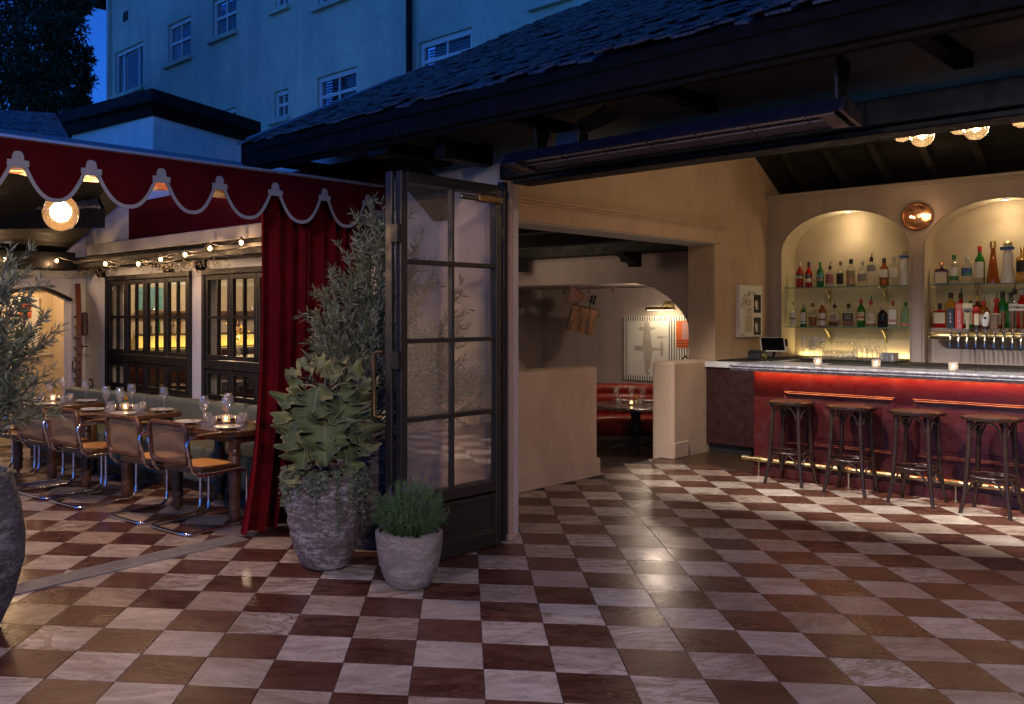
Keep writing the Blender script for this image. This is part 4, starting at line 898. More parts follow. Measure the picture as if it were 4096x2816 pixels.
# ---- votive candles
def votive():
    t = thing('votive_candle', '', 'candle')
    q = MB(); q.lathe([(.030, 0), (.034, .004), (.038, .075), (.035, .075), (.031, .008), (.001, .008)], 16); q.build('glass_holder', 'clear_glass', t, 50)
    q = MB(); q.lathe([(.026, .009), (.026, .028), (.001, .029)], 14); q.build('wax', 'wax', t, 50)
    q = MB(); q.sphere((0, 0, .042), .0075, 8, 8, sz=1.7); q.build('flame', 'flame', t, 60)
    light('POINT', 'candle_light', (0, 0, .05), .45, (1, .55, .2), t, .012)
    return t
vt = votive(); first = [True]
def put_votive(loc, label, group='lit votive candles'):
    o = vt if first[0] else copy_tree(vt); first[0] = False
    o.location = loc; o['label'] = label; o['group'] = group
    return o
for v, lb in ((409, 'lit votive candle on the marble bar near the tablet'), (666, 'lit votive candle on the marble bar below the pillar between the arches'), (1005, 'lit votive candle on the marble bar below the beer taps')):
    pp = at(2900 + v * .9088, 1480, Y=8.42); put_votive((pp.x, 8.42, 1.061), lb, 'lit votive candles on the bar')
# ---- niche spot lights, sconce, pendants
for i, (x0, x1) in enumerate(niches):
    c = (x0 + x1) / 2; t = thing('niche_downlight', 'small recessed downlight at the top of the arch ' + ('beside the wall poster' if i == 0 else 'above the beer taps' if i == 1 else 'at the far end of the bar'), 'downlight', (c, NY + .17, 2.728), 0, 'downlights in the arches')
    q = MB(); q.lathe([(.044, .003), (.044, -.004), (.032, -.006), (.032, .0)], 20); q.build('trim_ring', 'trim_white', t, 50)
    q = MB(); q.lathe([(.031, -.003), (.001, -.003)], 20); q.build('lens', 'spot_disc', t)
    light('SPOT', 'niche_spot', (0, 0, -.02), 8, (1, .80, .46), t, .03, 120, .9)
    light('POINT', 'niche_fill', (0, .02, -.10), 2.2, (1, .80, .48), t, .05)
    light('AREA', 'shelf_led', (0, .2, -1.71), 3.4, (1, .76, .32), t, x1 - x0 - .15, sy=.02, rot=(PI * .97, 0, 0))
sc_ = thing('wall_sconce', 'round copper glass wall lamp between the two arches', 'wall lamp', (-3.125, NY, 2.60))
q = MB(); q.lathe([(.135, 0), (.14, .02), (.125, .04), (.13, .05), (.10, .075), (.06, .09), (.001, .095)], 28); q.build('shade', 'seeded_glass', sc_, 50, rot=(PI / 2, 0, 0))
q = MB(); q.lathe([(.150, 0), (.153, .012), (.146, .026), (.138, .026), (.136, .01), (.001, .012)], 28); q.build('backplate', 'copper', sc_, 50, rot=(PI / 2, 0, 0))
q = MB(); q.sphere((.07, -.055, 0), .018, 10, 8); q.sphere((-.045, -.06, -.005), .010, 8, 6); q.build('bulb', 'bulb', sc_, 60)
light('POINT', 'sconce_light', (.05, -.16, 0), 1.2, (1, .55, .25), sc_, .04)
PG = 'seeded glass globe pendants over the bar'
globes = [(3610, 528, .085), (3689, 545, .088), (3840, 498, .085), (3903, 515, .088), (4092, 466, .088), (4165, 470, .085)]
for i, (gx, gy, r) in enumerate(globes):
    c = at(gx, gy, Y=8.25 + (.3 if i % 2 == 0 else 0)); zc = rz(min(c.y, 2 * RY - c.y)) - .25
    t = thing('globe_pendant', 'bubbled glass globe pendant lamp lit over the bar, hanging below the dark ceiling', 'pendant lamp', tuple(c), 0, PG)
    q = MB(); q.sphere((0, 0, 0), r, 24, 14); q.build('globe', 'seeded_glass', t, 60)
    q = MB(); q.sphere((0, 0, .005), .016, 10, 8, sz=1.8); q.build('bulb', 'bulb', t, 60)
    q = MB(); q.lathe([(.001, r * .9), (.028, r * .9), (.028, r + .05), (.008, r + .06), (.008, zc - c.z)], 12); q.build('stem', 'brass', t, 50)
    light('POINT', 'pendant_light', (0, 0, -.03), 11, (1, .70, .40), t, .06)
# ---- mirrored lettering poster on the warm wall
WP = thing('wall_poster', 'white canvas poster with mirrored black lettering and two printed faces, on the warm wall', 'poster', (WX, 10.52, 1.565))
MB().box(.001, .045, -.30, .30, -.305, .305).build('canvas', 'paper', WP, bevel=.003)
fx = .0462
def wp(u, v): return (fx, u, v)
word = 'WASHINGTON'
for i, ch in enumerate(word):
    a = math.radians(62 - i * 124 / 9); r = .27
    c = (fx, .0 + r * math.sin(a) * .98, -.06 + r * math.cos(a) * 1.02)
    rt = Vector((0, -math.cos(a), math.sin(a))); upv = Vector((0, math.sin(a), math.cos(a)))
    m = face_m(c, (0, -math.cos(a), math.sin(a)), upv); text(ch, .088, 'ink', WP, m, depth=.0004, sx=.8)
text('BEER', .10, 'lbl_mauve', WP, face_m((fx, -.08, .10), (0, -1, 0), (0, 0, 1)), depth=.0004, sx=.75); text('CO', .10, 'lbl_mauve', WP, face_m((fx, -.03, -.005), (0, -1, 0), (0, 0, 1)), depth=.0004, sx=.75)
def portrait(v0, v1):
    MB().box(.0452, .0464, .07, .26, v0, v1).build('portrait_print', 'ink', WP)
    h = v1 - v0; cx_ = .155
    q = MB(); q.add([(.0472, cx_ + .055 * math.cos(t) * (1 if math.cos(t) < 0 else .8), v0 + h * .52 + h * .36 * math.sin(t)) for t in [2 * PI * k / 18 for k in range(18)]], [tuple(range(18))]); q.build('portrait_face', 'paper', WP)
    q = MB()
    for (u, v, a, b) in ((cx_ - .022, .62, .014, .03), (cx_ + .022, .62, .014, .03), (cx_ + .002, .45, .008, .05), (cx_ + .004, .30, .022, .025), (cx_ + .035, .48, .012, .2), (cx_ - .005, .78, .05, .10)): q.box(.0473, .0479, u - a, u + a, v0 + h * (v - b), v0 + h * (v + b))
    q.build('portrait_shading', 'ink', WP)
portrait(-.02, .195); portrait(-.285, -.075)
q = MB()
for i in range(8): q.box(.0452, .0461, -.19 + i * .026, -.187 + i * .026, -.02, .20)
q.build('pinstripe', 'lbl_mauve', WP)
MB().box(.0451, .0457, -.16, .03, -.25, -.04).build('note_print', 'lbl_cream', WP)
q = MB()
for i in range(8):
    u = -.15
    while u < .01: w_ = random.uniform(.015, .045); q.box(.0458, .0463, u, min(u + w_, .02), -.06 - i * .024, -.055 - i * .024); u += w_ + .012
q.build('script_lines', 'lbl_brown', WP); q = MB(); q.tube([(fx, -.27 + .007 * i, -.28 + .009 * math.sin(i * 1.9)) for i in range(12)], .0016, 4); q.build('signature', 'ink', WP)
# ---- bar room spot fixtures on the slope of the ceiling (their shadows fall behind the stools)
for i, (x, y, tgt) in enumerate(((-4.15, 6.35, (-3.2, 8.6, .5)), (-2.75, 6.3, (-2.0, 8.6, .4)), (-1.3, 6.3, (-.6, 8.6, .4)))):
    z = 3.05; t = thing('ceiling_spotlight', 'black ceiling spotlight aimed at the bar stools', 'spotlight', (x, y, z), 0, 'spotlights on the bar room ceiling')
    d = Vector(tgt) - Vector((x, y, z)); ro_ = aim(d)
    q = MB(); q.lathe([(.001, .11), (.04, .11), (.045, .0), (.038, .0), (.036, .02)], 16); q.build('can', 'black_plastic', t, 50, rot=ro_)
    q = MB(); q.lathe([(.036, .012), (.001, .012)], 16); q.build('lens', 'spot_cool', t, rot=ro_)
    q = MB(); q.tube([(0, 0, .05), (0, 0, rz(y) - .2 - z)], .009, 8); q.build('stem', 'black_plastic', t, 50)
    light('SPOT', 'bar_spot', tuple(d.normalized() * .02), 460, (1, .90, .84), t, .035, 70, .6, rot=ro_)
# ================================================================ dining terrace (row turned a little from the wall)
RO = Vector((-5.46, 3.69, 0)); RA = .102
def row(lx, ly, z=0): return (RO.x + lx * math.cos(RA) - ly * math.sin(RA), RO.y + lx * math.sin(RA) + ly * math.cos(RA), z)
TZ = .68
def make_table(w):
    t = thing('dining_table', '', 'table')
    def rr(hx, hy, r, n=5):
        pts = []
        for cx, cy, a0 in ((hx - r, hy - r, 0), (-hx + r, hy - r, PI / 2), (-hx + r, -hy + r, PI), (hx - r, -hy + r, 1.5 * PI)):
            for i in range(n + 1): a = a0 + PI / 2 * i / n; pts.append((cx + r * math.cos(a), cy + r * math.sin(a)))
        return pts
    MB().prism(rr(w / 2, .33, .10), lambda a, b, d: (a, b, d), TZ - .042, TZ).build('table_top', 'walnut', t, bevel=.008, seg=2)
    MB().box(-w / 2 + .09, w / 2 - .09, -.20, .20, TZ - .10, TZ - .043).build('apron', 'walnut', t)
    for sx in (-1, 1):
        for sy in (-1, 1):
            q = MB(); q.lathe([(.018, .0), (.020, .018), (.040, .02), (.044, .03), (.044, .085), (.040, .09), (.040, .098), (.046, .103), (.046, .145), (.041, .15), (.043, .16), (.047, .36), (.046, .48), (.042, .49), (.042, .5), (.046, .505), (.046, .54), (.041, .548), (.044, .56), (.044, TZ - .043)], 16, (sx * (w / 2 - .10), sy * .21, 0)); q.build('leg', 'walnut', t, 35)
    return t
tabs = [(-.335, .89, 'square walnut table with turned legs beside the red curtain'), (-1.695, .83, 'walnut table with turned legs in the middle of the banquette row'), (-2.92, .84, 'walnut table with turned legs at the studded door end of the banquette')]
for i, (lx, w_, lb) in enumerate(tabs):
    t = make_table(w_); t.location = row(lx, .21); t.rotation_euler = (0, 0, RA); t['label'] = lb; t['group'] = 'walnut tables along the green banquette'
def make_chair():
    t = thing('cane_chair', '', 'chair')
    w = .215
    def side(s):
        x = s * w; P = [(x, .06, .0135)]
        P = [(x - s * .06, -.0, .0135), (x - s * .02, .004, .0135), (x, .03, .0135), (x, .46, .0135), (x, .50, .02), (x, .535, .06), (x, .54, .12), (x, .54, .34), (x, .53, .385), (x, .49, .415), (x, .15, .405), (x, .08, .41), (x, .035, .45), (x, -.005, .60), (x, -.008, .645), (x, .02, .668), (x, .07, .668), (x, .15, .660)]
        return P
    a, b = side(-1), side(1)
    q = MB(); q.tube(a[::-1] + b, .0128, 10); q.build('tube_frame', 'chrome', t, 60)
    q = MB(); q.tube([(-w, .50, .392), (w, .50, .392)], .011, 8); q.build('cross_tube', 'chrome', t, 60)
    # seat
    def seat_poly(i): 
        h = w - .008 - i; pts = []
        for cx, cy, a0, r in ((h - .06, .50 - .06 - i, 0, .06), (-h + .06, .50 - .06 - i, PI / 2, .06), (-h + .12, .06 + .12 + i, PI, .12), (h - .12, .06 + .12 + i, 1.5 * PI, .12)):
            for k_ in range(5): an = a0 + PI / 2 * k_ / 4; pts.append((cx + r * math.cos(an), cy + r * math.sin(an)))
        return pts
    MB().prism(seat_poly(0), lambda a, b, d: (a, b, d + .02 * (.3 - b)), .418, .452).build('seat_frame', 'walnut', t, bevel=.006, seg=2)
    MB().add([(a, b, .4535 + .02 * (.3 - b)) for a, b in seat_poly(.035)], [tuple(range(20))]).build('cane_seat', 'cane_seat', t)
    # back: curved frame, leaning backwards
    def bk(u, v, d): return (u, .012 - .10 * (v - .5) - .18 * u * u * 1.2 + .012 + d, v)
    rim = []; hx, z0, z1, r = .205, .495, .765, .045
    for cx, cz, a0 in ((hx - r, z1 - r, 0), (-hx + r, z1 - r, PI / 2), (-hx + r, z0 + r, PI), (hx - r, z0 + r, 1.5 * PI)):
        for k_ in range(5): an = a0 + PI / 2 * k_ / 4; rim.append((cx + r * math.cos(an), cz + r * math.sin(an)))
    full = []
    for (p0, p1) in zip(rim, rim[1:] + rim[:1]):
        m_ = 4 if abs(p0[0] - p1[0]) > .1 else 1
        for i in range(m_): full.append((p0[0] + (p1[0] - p0[0]) * i / m_, p0[1] + (p1[1] - p0[1]) * i / m_))
    q = MB(); q.tube([bk(u, v, 0) for u, v in full], .019, 8, closed=True); q.build('back_frame', 'walnut', t, 60)
    q = MB(); q.grid(lambda i, j: bk(-hx + 2 * hx * i, z0 + (z1 - z0) * j, .0), 8, 4); q.build('cane_back', 'cane', t, 60)
    for s in (-1, 1): q = MB(); q.tube([(s * w, .06, .680), (s * w, .14, .684), (s * w, .30, .680), (s * (w - .01), .42, .676), (s * (w - .025), .47, .668)], [.012, .018, .020, .020, .014], 8, flat=.65); q.build('armrest', 'walnut', t, 60)
    return t
ch0 = make_chair()
chs = [(-.12, -.49, 'cane and chrome cantilever armchair beside the red curtain'), (-.65, -.505, 'cane and chrome cantilever armchair second from the red curtain'), (-1.46, -.53, 'cane and chrome cantilever armchair third from the red curtain'), (-1.98, -.53, 'cane and chrome cantilever armchair fourth from the red curtain'), (-2.68, -.50, 'cane and chrome cantilever armchair fifth from the red curtain'), (-3.20, -.50, 'cane and chrome cantilever armchair farthest from the red curtain')]
for i, (lx, ly, lb) in enumerate(chs):
    c = ch0 if i == 0 else copy_tree(ch0)
    c.location = row(lx, ly); c.rotation_euler = (0, 0, RA + random.uniform(-.04, .06)); c['label'] = lb; c['group'] = 'cane armchairs along the terrace tables'
# banquette
BQ = thing('banquette', 'long sage green upholstered banquette beneath the dark framed windows', 'banquette', tuple(row(0, 0)), RA)
def seatp(u0, u1): 
    q = MB(); q.box(u0, u1, .50, 1.0, .10, .40); return q
x = .55; pi_ = 0
MB().box(-4.05, .55, .55, .98, 0, .1).build('plinth', 'walnut', BQ)
while x > -4.0:
    x2 = max(x - 1.52, -4.05); MB().box(x2 + .004, x - .004, .46, .95, .10, .40).build('seat', 'banquette_green', BQ, bevel=.035, seg=3)
    MB().hexa([(x2 + .004, .84, .36), (x - .004, .84, .36), (x - .004, 1.04, .36), (x2 + .004, 1.04, .36), (x2 + .004, .93, .725), (x - .004, .93, .725), (x - .004, 1.06, .725), (x2 + .004, 1.06, .725)]).build('backrest', 'banquette_green', BQ, bevel=.04, seg=3); x -= 1.52
x = .5
while x > -4.0: q = MB(); q.tube([(x, .458, .13), (x, .455, .30), (x, .47, .39)], .006, 5); x -= .16; q.build('channel_piping', 'banquette_green', BQ, 60)
# place settings
plate_m = MB().lathe([(.001, .004), (.06, .004), (.068, .006), (.105, .016), (.104, .019), (.066, .010), (.001, .009)], 28).build('plate', 'ceramic', None, 50)
fork_m = MB(); fork_m.box(-.095, .04, -.004, .004, .019, .021); fork_m.box(.04, .09, -.010, .010, .019, .021); fork_m = fork_m.build('cutlery', 'steel', None)
napkin = MB().box(-.05, .05, -.022, .022, .0105, .018).build('napkin', 'paper', None, bevel=.004)
def vase(loc, label):
    t = thing('flower_vase', label, 'vase', loc, random.uniform(0, 6), 'small flower vases on the tables')
    q = MB(); q.lathe([(.022, 0), (.024, .004), (.024, .05), (.014, .062), (.016, .07)], 14); q.build('vase_body', 'steel', t, 50)
    for a, h in ((.4, .105), (2.6, .09), (4.4, .115)):
        c = Vector((.014 * math.cos(a), .014 * math.sin(a), h)); q = MB(); q.tube([(0, 0, .06), tuple(c)], .0018, 5); q.build('stem', 'stem_green', t)
        q = MB()
        for i in range(26):
            an = random.uniform(0, 2 * PI); el = random.uniform(-.2, 1.3); d = Vector((math.cos(an) * math.cos(el), math.sin(an) * math.cos(el), math.sin(el))); s_ = d.cross(Vector((0, 0, 1))).normalized() * .006
            q.add([c, c + d * .014 + s_, c + d * .02, c + d * .014 - s_], [(0, 1, 2, 3)])
        q.build('blossom', 'yellow_petal', t)
    return t
def setting(lx, side, tn):
    p = row(lx, side); a = RA + (PI if side > .2 else 0)
    o = dup(plate_m, (p[0], p[1], TZ + .001), (0, 0, a)); tag(o, 'white dinner plate on the ' + ('banquette' if side > .2 else 'chair') + ' side of the table ' + tn, 'plate', 'dinner plates on the terrace tables')
    f = dup(fork_m, (p[0], p[1], TZ + .003), (0, 0, a + 1.9)); tag(f, 'steel cutlery on a plate, ' + ('banquette' if side > .2 else 'chair') + ' side of the table ' + tn, 'cutlery', 'cutlery on the terrace tables')
tnames = ('beside the red curtain', 'in the middle of the row', 'by the studded door')
for (lx, w_, lb), tn in zip(tabs, tnames):
    for dx in (-.24, .24): setting(lx + dx, .02, tn); setting(lx + dx, .41, tn)
for i, (lx, w_, lb) in enumerate(tabs):
    for dx, ly in ((-.10, .06), (.11, .08), (-.13, .36), (.34, .36)):
        p = row(lx + dx + random.uniform(-.02, .02), ly + random.uniform(-.02, .02), TZ + .001); put('wine', p, 'clear wine glass on the ' + ('banquette' if ly > .2 else 'chair') + ' side of the table ' + tnames[i], 'wine glasses on the terrace tables', sc=1.03)
    for dx, ly in ((-.22, .19), (.17, .20), (.02, .36), (.05, .02)):
        p = row(lx + dx, ly, TZ + .001); put('rocks', p, 'clear water tumbler on the ' + ('banquette' if ly > .195 else 'chair') + ' side of the table ' + tnames[i], 'tumblers on the terrace tables', sc=.95)
    vase(row(lx - .035, .22, TZ + .001), 'small silver vase with yellow flowers on the table ' + tnames[i]); put_votive(row(lx + .05, .16, TZ + .001), 'lit votive candle on the table ' + tnames[i], 'lit votive candles on the terrace tables')
# ---- doorway wall at the end of the terrace
DX = -10.375
EW = thing('end_wall', 'pale plastered wall with pointed arch doorway at the end of the terrace', 'wall', (0, 0, 0))
aw = [(3.10, -.5), (3.10, 1.15)] + [(3.10 + (4.30 - 3.10) * u, 1.15 + .69 * (1 - (1 - u) ** 2.1)) for u in [i / 8 for i in range(1, 9)]] + [(4.30 + .36 * u, 1.84 - .14 * u ** 1.3) for u in [i / 5 for i in range(1, 6)]] + [(4.66, -.5)]
q = MB(); q.prism([(-3, -.5), (-3, 2.6), (4.84, 2.6), (4.84, -.5)] + aw[::-1], lambda a, b, d: (d, a, b), DX - .22, DX); q.build('plaster', 'stucco_white', EW)
q = MB(); q.tube([(DX + .004, a, b) for a, b in aw[1:-1]], .022, 6); q.build('arch_trim', 'window_wood', EW, 60)
MB().box(DX, DX + .014, -3, 4.84, 1.955, 1.975).build('string_course', 'trim_white', EW, bevel=.003)
MB().box(DX - .2, DX + .02, 3.06, 3.12, -.1, 1.2).build('door_post', 'walnut', EW, bevel=.004)
hall = MB(); hall.box(-12.5, -12.4, 1.5, 6.2, -.5, 2.4); hall.box(-12.4, DX - .22, 1.4, 1.5, -.5, 2.4); hall.box(-12.4, DX - .22, 5.3, 5.4, -.5, 2.4); hall.box(-12.5, DX - .22, 1.4, 5.4, 2.4, 2.5); hall.build('hall_wall', 'wall_cream', EW)
MB().box(-12.5, DX - .2, 1.4, 5.4, -.6, -.3).build('hall_floor', 'wood_floor', EW)
q = MB()
for z0, z1 in ((.05, .55), (.62, .80)):
    for a, b in ((3.6, 4.2), (4.3, 4.9)): 
        q.box(-12.4, -12.385, a, b, z1 - .02, z1); q.box(-12.4, -12.385, a, b, z0, z0 + .02); q.box(-12.4, -12.385, a, a + .02, z0, z1); q.box(-12.4, -12.385, b - .02, b, z0, z1)
q.box(-12.4, -12.38, 2, 5.3, .95, .985); q.build('wainscot', 'trim_white', EW)
pp = at(160, 1380, X=-12.35)
HP = thing('hall_poster', 'framed print with red square and black diamonds seen through the arched doorway', 'poster', (-12.39, 4.88, 1.35))
MB().box(0, .03, -.20, .20, -.42, .42).build('panel', 'paper', HP); MB().box(.031, .033, -.09, .09, .12, .34).build('print', 'orange_print', HP)
for u in (-.075, .075): MB().add([(.034, u - .07, -.12), (.034, u, -.05), (.034, u + .07, -.12), (.034, u, -.19)], [(0, 1, 2, 3)]).build('diamond', 'ink', HP)
MB().box(.0335, .035, -.035, .035, .10, .26).build('figure', 'ink', HP)
hl_ = thing('hall_lamp', 'brass picture lamp glowing above the print inside the doorway', 'wall lamp', (-12.3, 4.88, 1.92)); q = MB(); q.tube([(0, -.2, 0), (0, .2, 0)], .025, 10); q.tube([(-.1, 0, .02), (0, 0, .01)], .01, 6); q.build('shade', 'brass', hl_, 50); q = MB(); q.tube([(.015, -.18, -.02), (.015, .18, -.02)], .012, 8); q.build('bulb', 'warm_glow', hl_, 50)
light('POINT', 'hall_light', (.5, -.5, .2), 42, (1, .68, .36), hl_, .1)
# studded open door
SD = thing('studded_door', 'dark red studded wooden door standing open edge-on by the arched doorway', 'door', (DX + .06, 4.71, 0), -.40)
dpoly = [(0, -.2), (.62, -.2), (.62, 1.30), (.45, 1.62), (.22, 1.83), (.05, 1.90), (0, 1.90)]
q = MB(); q.prism(dpoly, lambda a, b, d: (a, d, b), -.03, .03); q.build('leaf', 'door_red', SD, bevel=.006)
q = MB()
for i in range(13):
    for u in (.06, .56): q.sphere((u, -.034, .0 + i * .125), .013, 8, 6)
for i in range(16): q.sphere((.625, 0, -.1 + i * .09), .010, 8, 6)
q.build('studs', 'iron_black', SD, 60)
for z in (.35, 1.15): 
    q = MB(); q.box(.0, .5, .031, .042, z - .03, z + .03); q.lathe([(.07, 0), (.07, .012)], 12, (.52, .035, z)); q.build('strap_hinge', 'iron_black', SD, bevel=.003)
q = MB(); q.tube([(.52, -.035, .85), (.52, -.07, .88), (.52, -.07, .98), (.52, -.035, 1.0)], .008, 6); q.build('pull', 'iron_black', SD, 60)
MB().box(.40, .52, .035, .10, 1.28, 1.55).build('lock_case', 'oxblood_shaded', SD, bevel=.01)
SR = thing('scroll_bracket', 'wrought iron scroll rail beside the studded door', 'railing', (-9.75, 4.55, 0))
q = MB(); q.tube([(0, 0, .35), (.12, 0, .62), (.18, 0, .72)] + [(.18 + .05 * math.cos(t) - .05, 0, .74 + .05 * math.sin(t)) for t in [i * .5 for i in range(11)]], .008, 6); q.tube([(0, 0, 0), (0, 0, .5)], .01, 6); q.build('scroll', 'iron_black', SR, 60)
# black beam with string lights
GBm = thing('string_light_beam', 'long black timber eaves beam above the dark framed windows', 'beam', (0, 0, 0))
MB().box(-10.35, -4.96, 4.60, 4.845, 2.06, 2.20).build('beam', 'black_wood', GBm, bevel=.01); MB().box(-10.36, -10.10, -3, 4.59, 2.05, 2.26).build('return_beam', 'black_wood', GBm, bevel=.01)
MB().box(-10.35, -4.96, 4.56, 4.60, 2.12, 2.16).build('gutter_lip', 'bronze_frame', GBm, bevel=.004)
for xx in (-9.9, -8.35, -7.7, -6.4): MB().prism([(4.845, 2.06), (4.66, 2.06), (4.70, 2.02), (4.76, 2.015), (4.79, 1.97), (4.845, 1.965)], lambda a, b, d: (d, a, b), xx - .06, xx + .06).build('corbel', 'black_wood', GBm, bevel=.006)
SLt = thing('string_lights', 'string of small warm bulbs along the black beam above the windows', 'string lights', (0, 0, 0))
bp = [at(19, 1037, X=-10.05), at(227, 1043, X=-10.05), at(421, 1055, Y=4.5), at(553, 1055, Y=4.5), at(643, 1037, Y=4.5), at(740, 1018, Y=4.5), at(840, 993, Y=4.5), at(965, 970, Y=4.5)]
for p in bp:
    q = MB(); q.sphere(tuple(p), .017, 10, 8, sz=1.3); q.build('bulb', 'bulb_small', SLt, 60)
    q = MB(); q.lathe([(.012, .018), (.012, .05)], 8, tuple(p)); q.build('socket', 'black_plastic', SLt, 60)
    light('POINT', 'string_bulb_light', tuple(p - Vector((0, .06, .04))), 3.8, (1, .60, .30), SLt, .02)
wr = []
for a, b in zip(bp, bp[1:]):
    for i in range(6): u = i / 6; p = a.lerp(b, u); wr.append((p.x, p.y, p.z + .05 - .05 * math.sin(PI * u)))
q = MB(); q.tube(wr, .005, 5); q.build('cable', 'black_rubber', SLt, 60)
q = MB()
for k_ in range(3):
    pts = [(-9.6 + i * .32, 4.55 - .03 * k_, 2.05 + .03 * math.sin(i * 1.7 + k_ * 2) + .02 * k_) for i in range(15)]; q.tube(pts, .004, 5)
q.build('loose_cable', 'black_rubber', SLt, 60)
tg = MB()
for k_ in range(420):
    x = random.choice([random.gauss(-9.75, .22), random.gauss(-8.0, .4), random.gauss(-7.6, .3)]); z = 2.045 - abs(random.gauss(0, .035)); a = random.uniform(0, 6.3); p = Vector((x, 4.60 + random.uniform(-.05, .05), z)); d = Vector((math.cos(a), .3 * math.sin(a), random.uniform(-.8, .4))).normalized() * .05; s_ = Vector((.006, 0, .006))
    tg.add([p, p + d * .5 + s_, p + d, p + d * .5 - s_], [(0, 1, 2, 3)])
o = tg.build('dry_vine', 'twig'); tag(o, 'dry brown vine clinging below the string lights', 'vine'); 
# upper part under the canopy: maroon panel, pale strip, dark inner roof
MB().box(-9.0, -4.94, 4.70, 4.76, 2.33, 2.75).build('wall_drape', 'valance_red', None); o = bpy.data.objects['wall_drape']; tag(o, 'dark red fabric panel above the string lights', 'drape')
MB().box(-9.75, -4.96, 4.56, 4.70, 2.205, 2.325).build('eave_board', 'board_grey', GBm, bevel=.005)
nr = thing('inner_roof', 'dark sloping inner roof above the arched doorway', 'roof', (0, 0, 0))
MB().hexa([(-10.30, -3, 2.27), (-10.30, 4.55, 2.27), (-8.2, 4.55, 2.95), (-8.2, -3, 2.95), (-10.30, -3, 2.32), (-10.30, 4.55, 2.32), (-8.2, 4.55, 3.0), (-8.2, -3, 3.0)]).build('roof_boards', 'dark_ceiling', nr)
# ---- room behind the windows
IR = thing('inner_room', 'warmly lit inner room with small red bar seen through the dark framed windows', 'room', (0, 0, 0))
q = MB(); q.box(-12.62, -12.52, 5.05, 10.5, -.5, 2.7); q.box(-12.6, -9.7, 10.4, 10.5, -.5, 2.7); q.prism([(-12.6, 5.06), (-5.35, 5.06), (-9.65, 10.5), (-12.6, 10.5)], lambda a, b, d: (a, b, d), 2.45, 2.55); q.build('room_wall', 'wall_inner', IR)
MB().box(-12.5, -12.40, 6.0, 6.06, -.4, 2.2).build('door_casing', 'trim_white', IR)
MB().box(-12.51, -12.49, 5.1, 10.4, 2.0, 2.06).build('picture_rail', 'trim_white', IR)
IB = thing('inner_bar', 'small dark red bar with glowing edge seen through the window panes', 'bar', (0, 0, 0))
MB().box(-11.0, -10.9, 5.5, 10.2, -.15, .86).build('front_panel', 'oxblood', IB); MB().box(-11.5, -10.74, 5.45, 10.2, .86, .905).build('bar_top', 'marble_edge', IB, bevel=.005)
MB().box(-10.86, -10.85, 5.5, 10.2, .845, .859).build('led_strip', 'led_strip', IB)
q = MB(); q.box(-10.9, -10.87, 5.6, 10.0, .60, .64); q.box(-10.9, -10.875, 5.6, 10.0, .30, .33)
for y in (5.6, 7.0, 8.4, 9.8): q.box(-10.9, -10.87, y, y + .04, .33, .60)
q.build('panel_moulding', 'oxblood', IB)
BS = thing('back_bar_shelving', 'glowing yellow back shelves with glasses seen through the windows', 'shelving', (0, 0, 0))
MB().box(-12.5, -12.12, 6.62, 10.3, -.15, .95).build('base', 'oxblood_shaded', BS); MB().box(-12.5, -12.10, 6.62, 10.3, .95, .99).build('counter', 'zinc', BS)
for z in (1.20, 1.55): MB().box(-12.5, -12.2, 6.66, 10.3, z, z + .03).build('shelf_board', 'walnut', BS)
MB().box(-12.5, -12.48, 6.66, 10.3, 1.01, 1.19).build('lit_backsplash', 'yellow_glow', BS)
MB().box(-12.5, -12.47, 6.66, 7.1, 1.60, 1.95).build('mirror', 'lbl_teal', BS)
light('AREA', 'shelf_glow', (-12.2, 8.3, 1.19), 16, (1, .72, .2), BS, 3.2, sy=.05, rot=(0, 0, PI / 2))
for i in range(9):
    for z, kd in ((.992, 'wine'), (1.232, 'tumbler'), (1.585, 'wine')):
        put(kd, (-12.3 + random.uniform(-.05, .08), 6.8 + i * .38 + random.uniform(-.08, .08), z), 'clear glass on the glowing shelves behind the windows', 'glasses on the inner room shelves', kd != 'wine' or z < 1.1, 1.15)
for i, cm in enumerate(('green', 'amber', 'clear', 'red', 'brown', 'clear', 'amber', 'green')):
    q = MB(); r_ = .038; q.lathe([(r_, 0), (r_, .17), (.014, .22), (.014, .29)], 12); o = q.build('bottle', 'bottle_' + cm, None, 50, loc=(-12.36, 6.95 + i * .37, 1.231)); tag(o, 'spirit bottle on the glowing shelves behind the windows', 'bottle', 'bottles on the inner room shelves')
for i in range(4):
    s_ = copy_tree(st0, (-10.45, 6.1 + i * .95, -.15), .3, 'dark bentwood stool at the small red bar behind the windows', 'stools in the inner room')
fv = thing('flower_bunch', 'bunch of yellow flowers on the inner bar behind the windows', 'flowers', (-11.1, 7.55, .906)); q = MB(); q.lathe([(.05, 0), (.06, .01), (.045, .18), (.055, .2)], 14); q.build('vase_body', 'clear_glass', fv, 50)
q = MB()
for i in range(160):
    c = Vector((random.gauss(0, .08), random.gauss(0, .08), .34 + random.gauss(0, .07))); a = random.uniform(0, 6.3); d = Vector((math.cos(a), math.sin(a), random.uniform(-.5, .8))) * .04; q.add([c, c + d.cross(Vector((0, 0, .5))) + d * .5, c + d, c - d.cross(Vector((0, 0, .5))) + d * .5], [(0, 1, 2, 3)])
q.build('blossom', 'yellow_petal', fv)
cp_ = thing('ceiling_lamp', 'glowing ceiling lamp in the inner room behind the windows', 'ceiling lamp', (-10.9, 7.4, 2.25)); q = MB(); q.sphere((0, 0, 0), .09, 16, 10); q.build('globe', 'warm_glow', cp_, 60); q = MB(); q.tube([(0, 0, .08), (0, 0, .2)], .012, 8); q.build('stem', 'brass', cp_, 60)
light('POINT', 'room_light', (0, 0, -.15), 120, (1, .76, .48), cp_, .1)
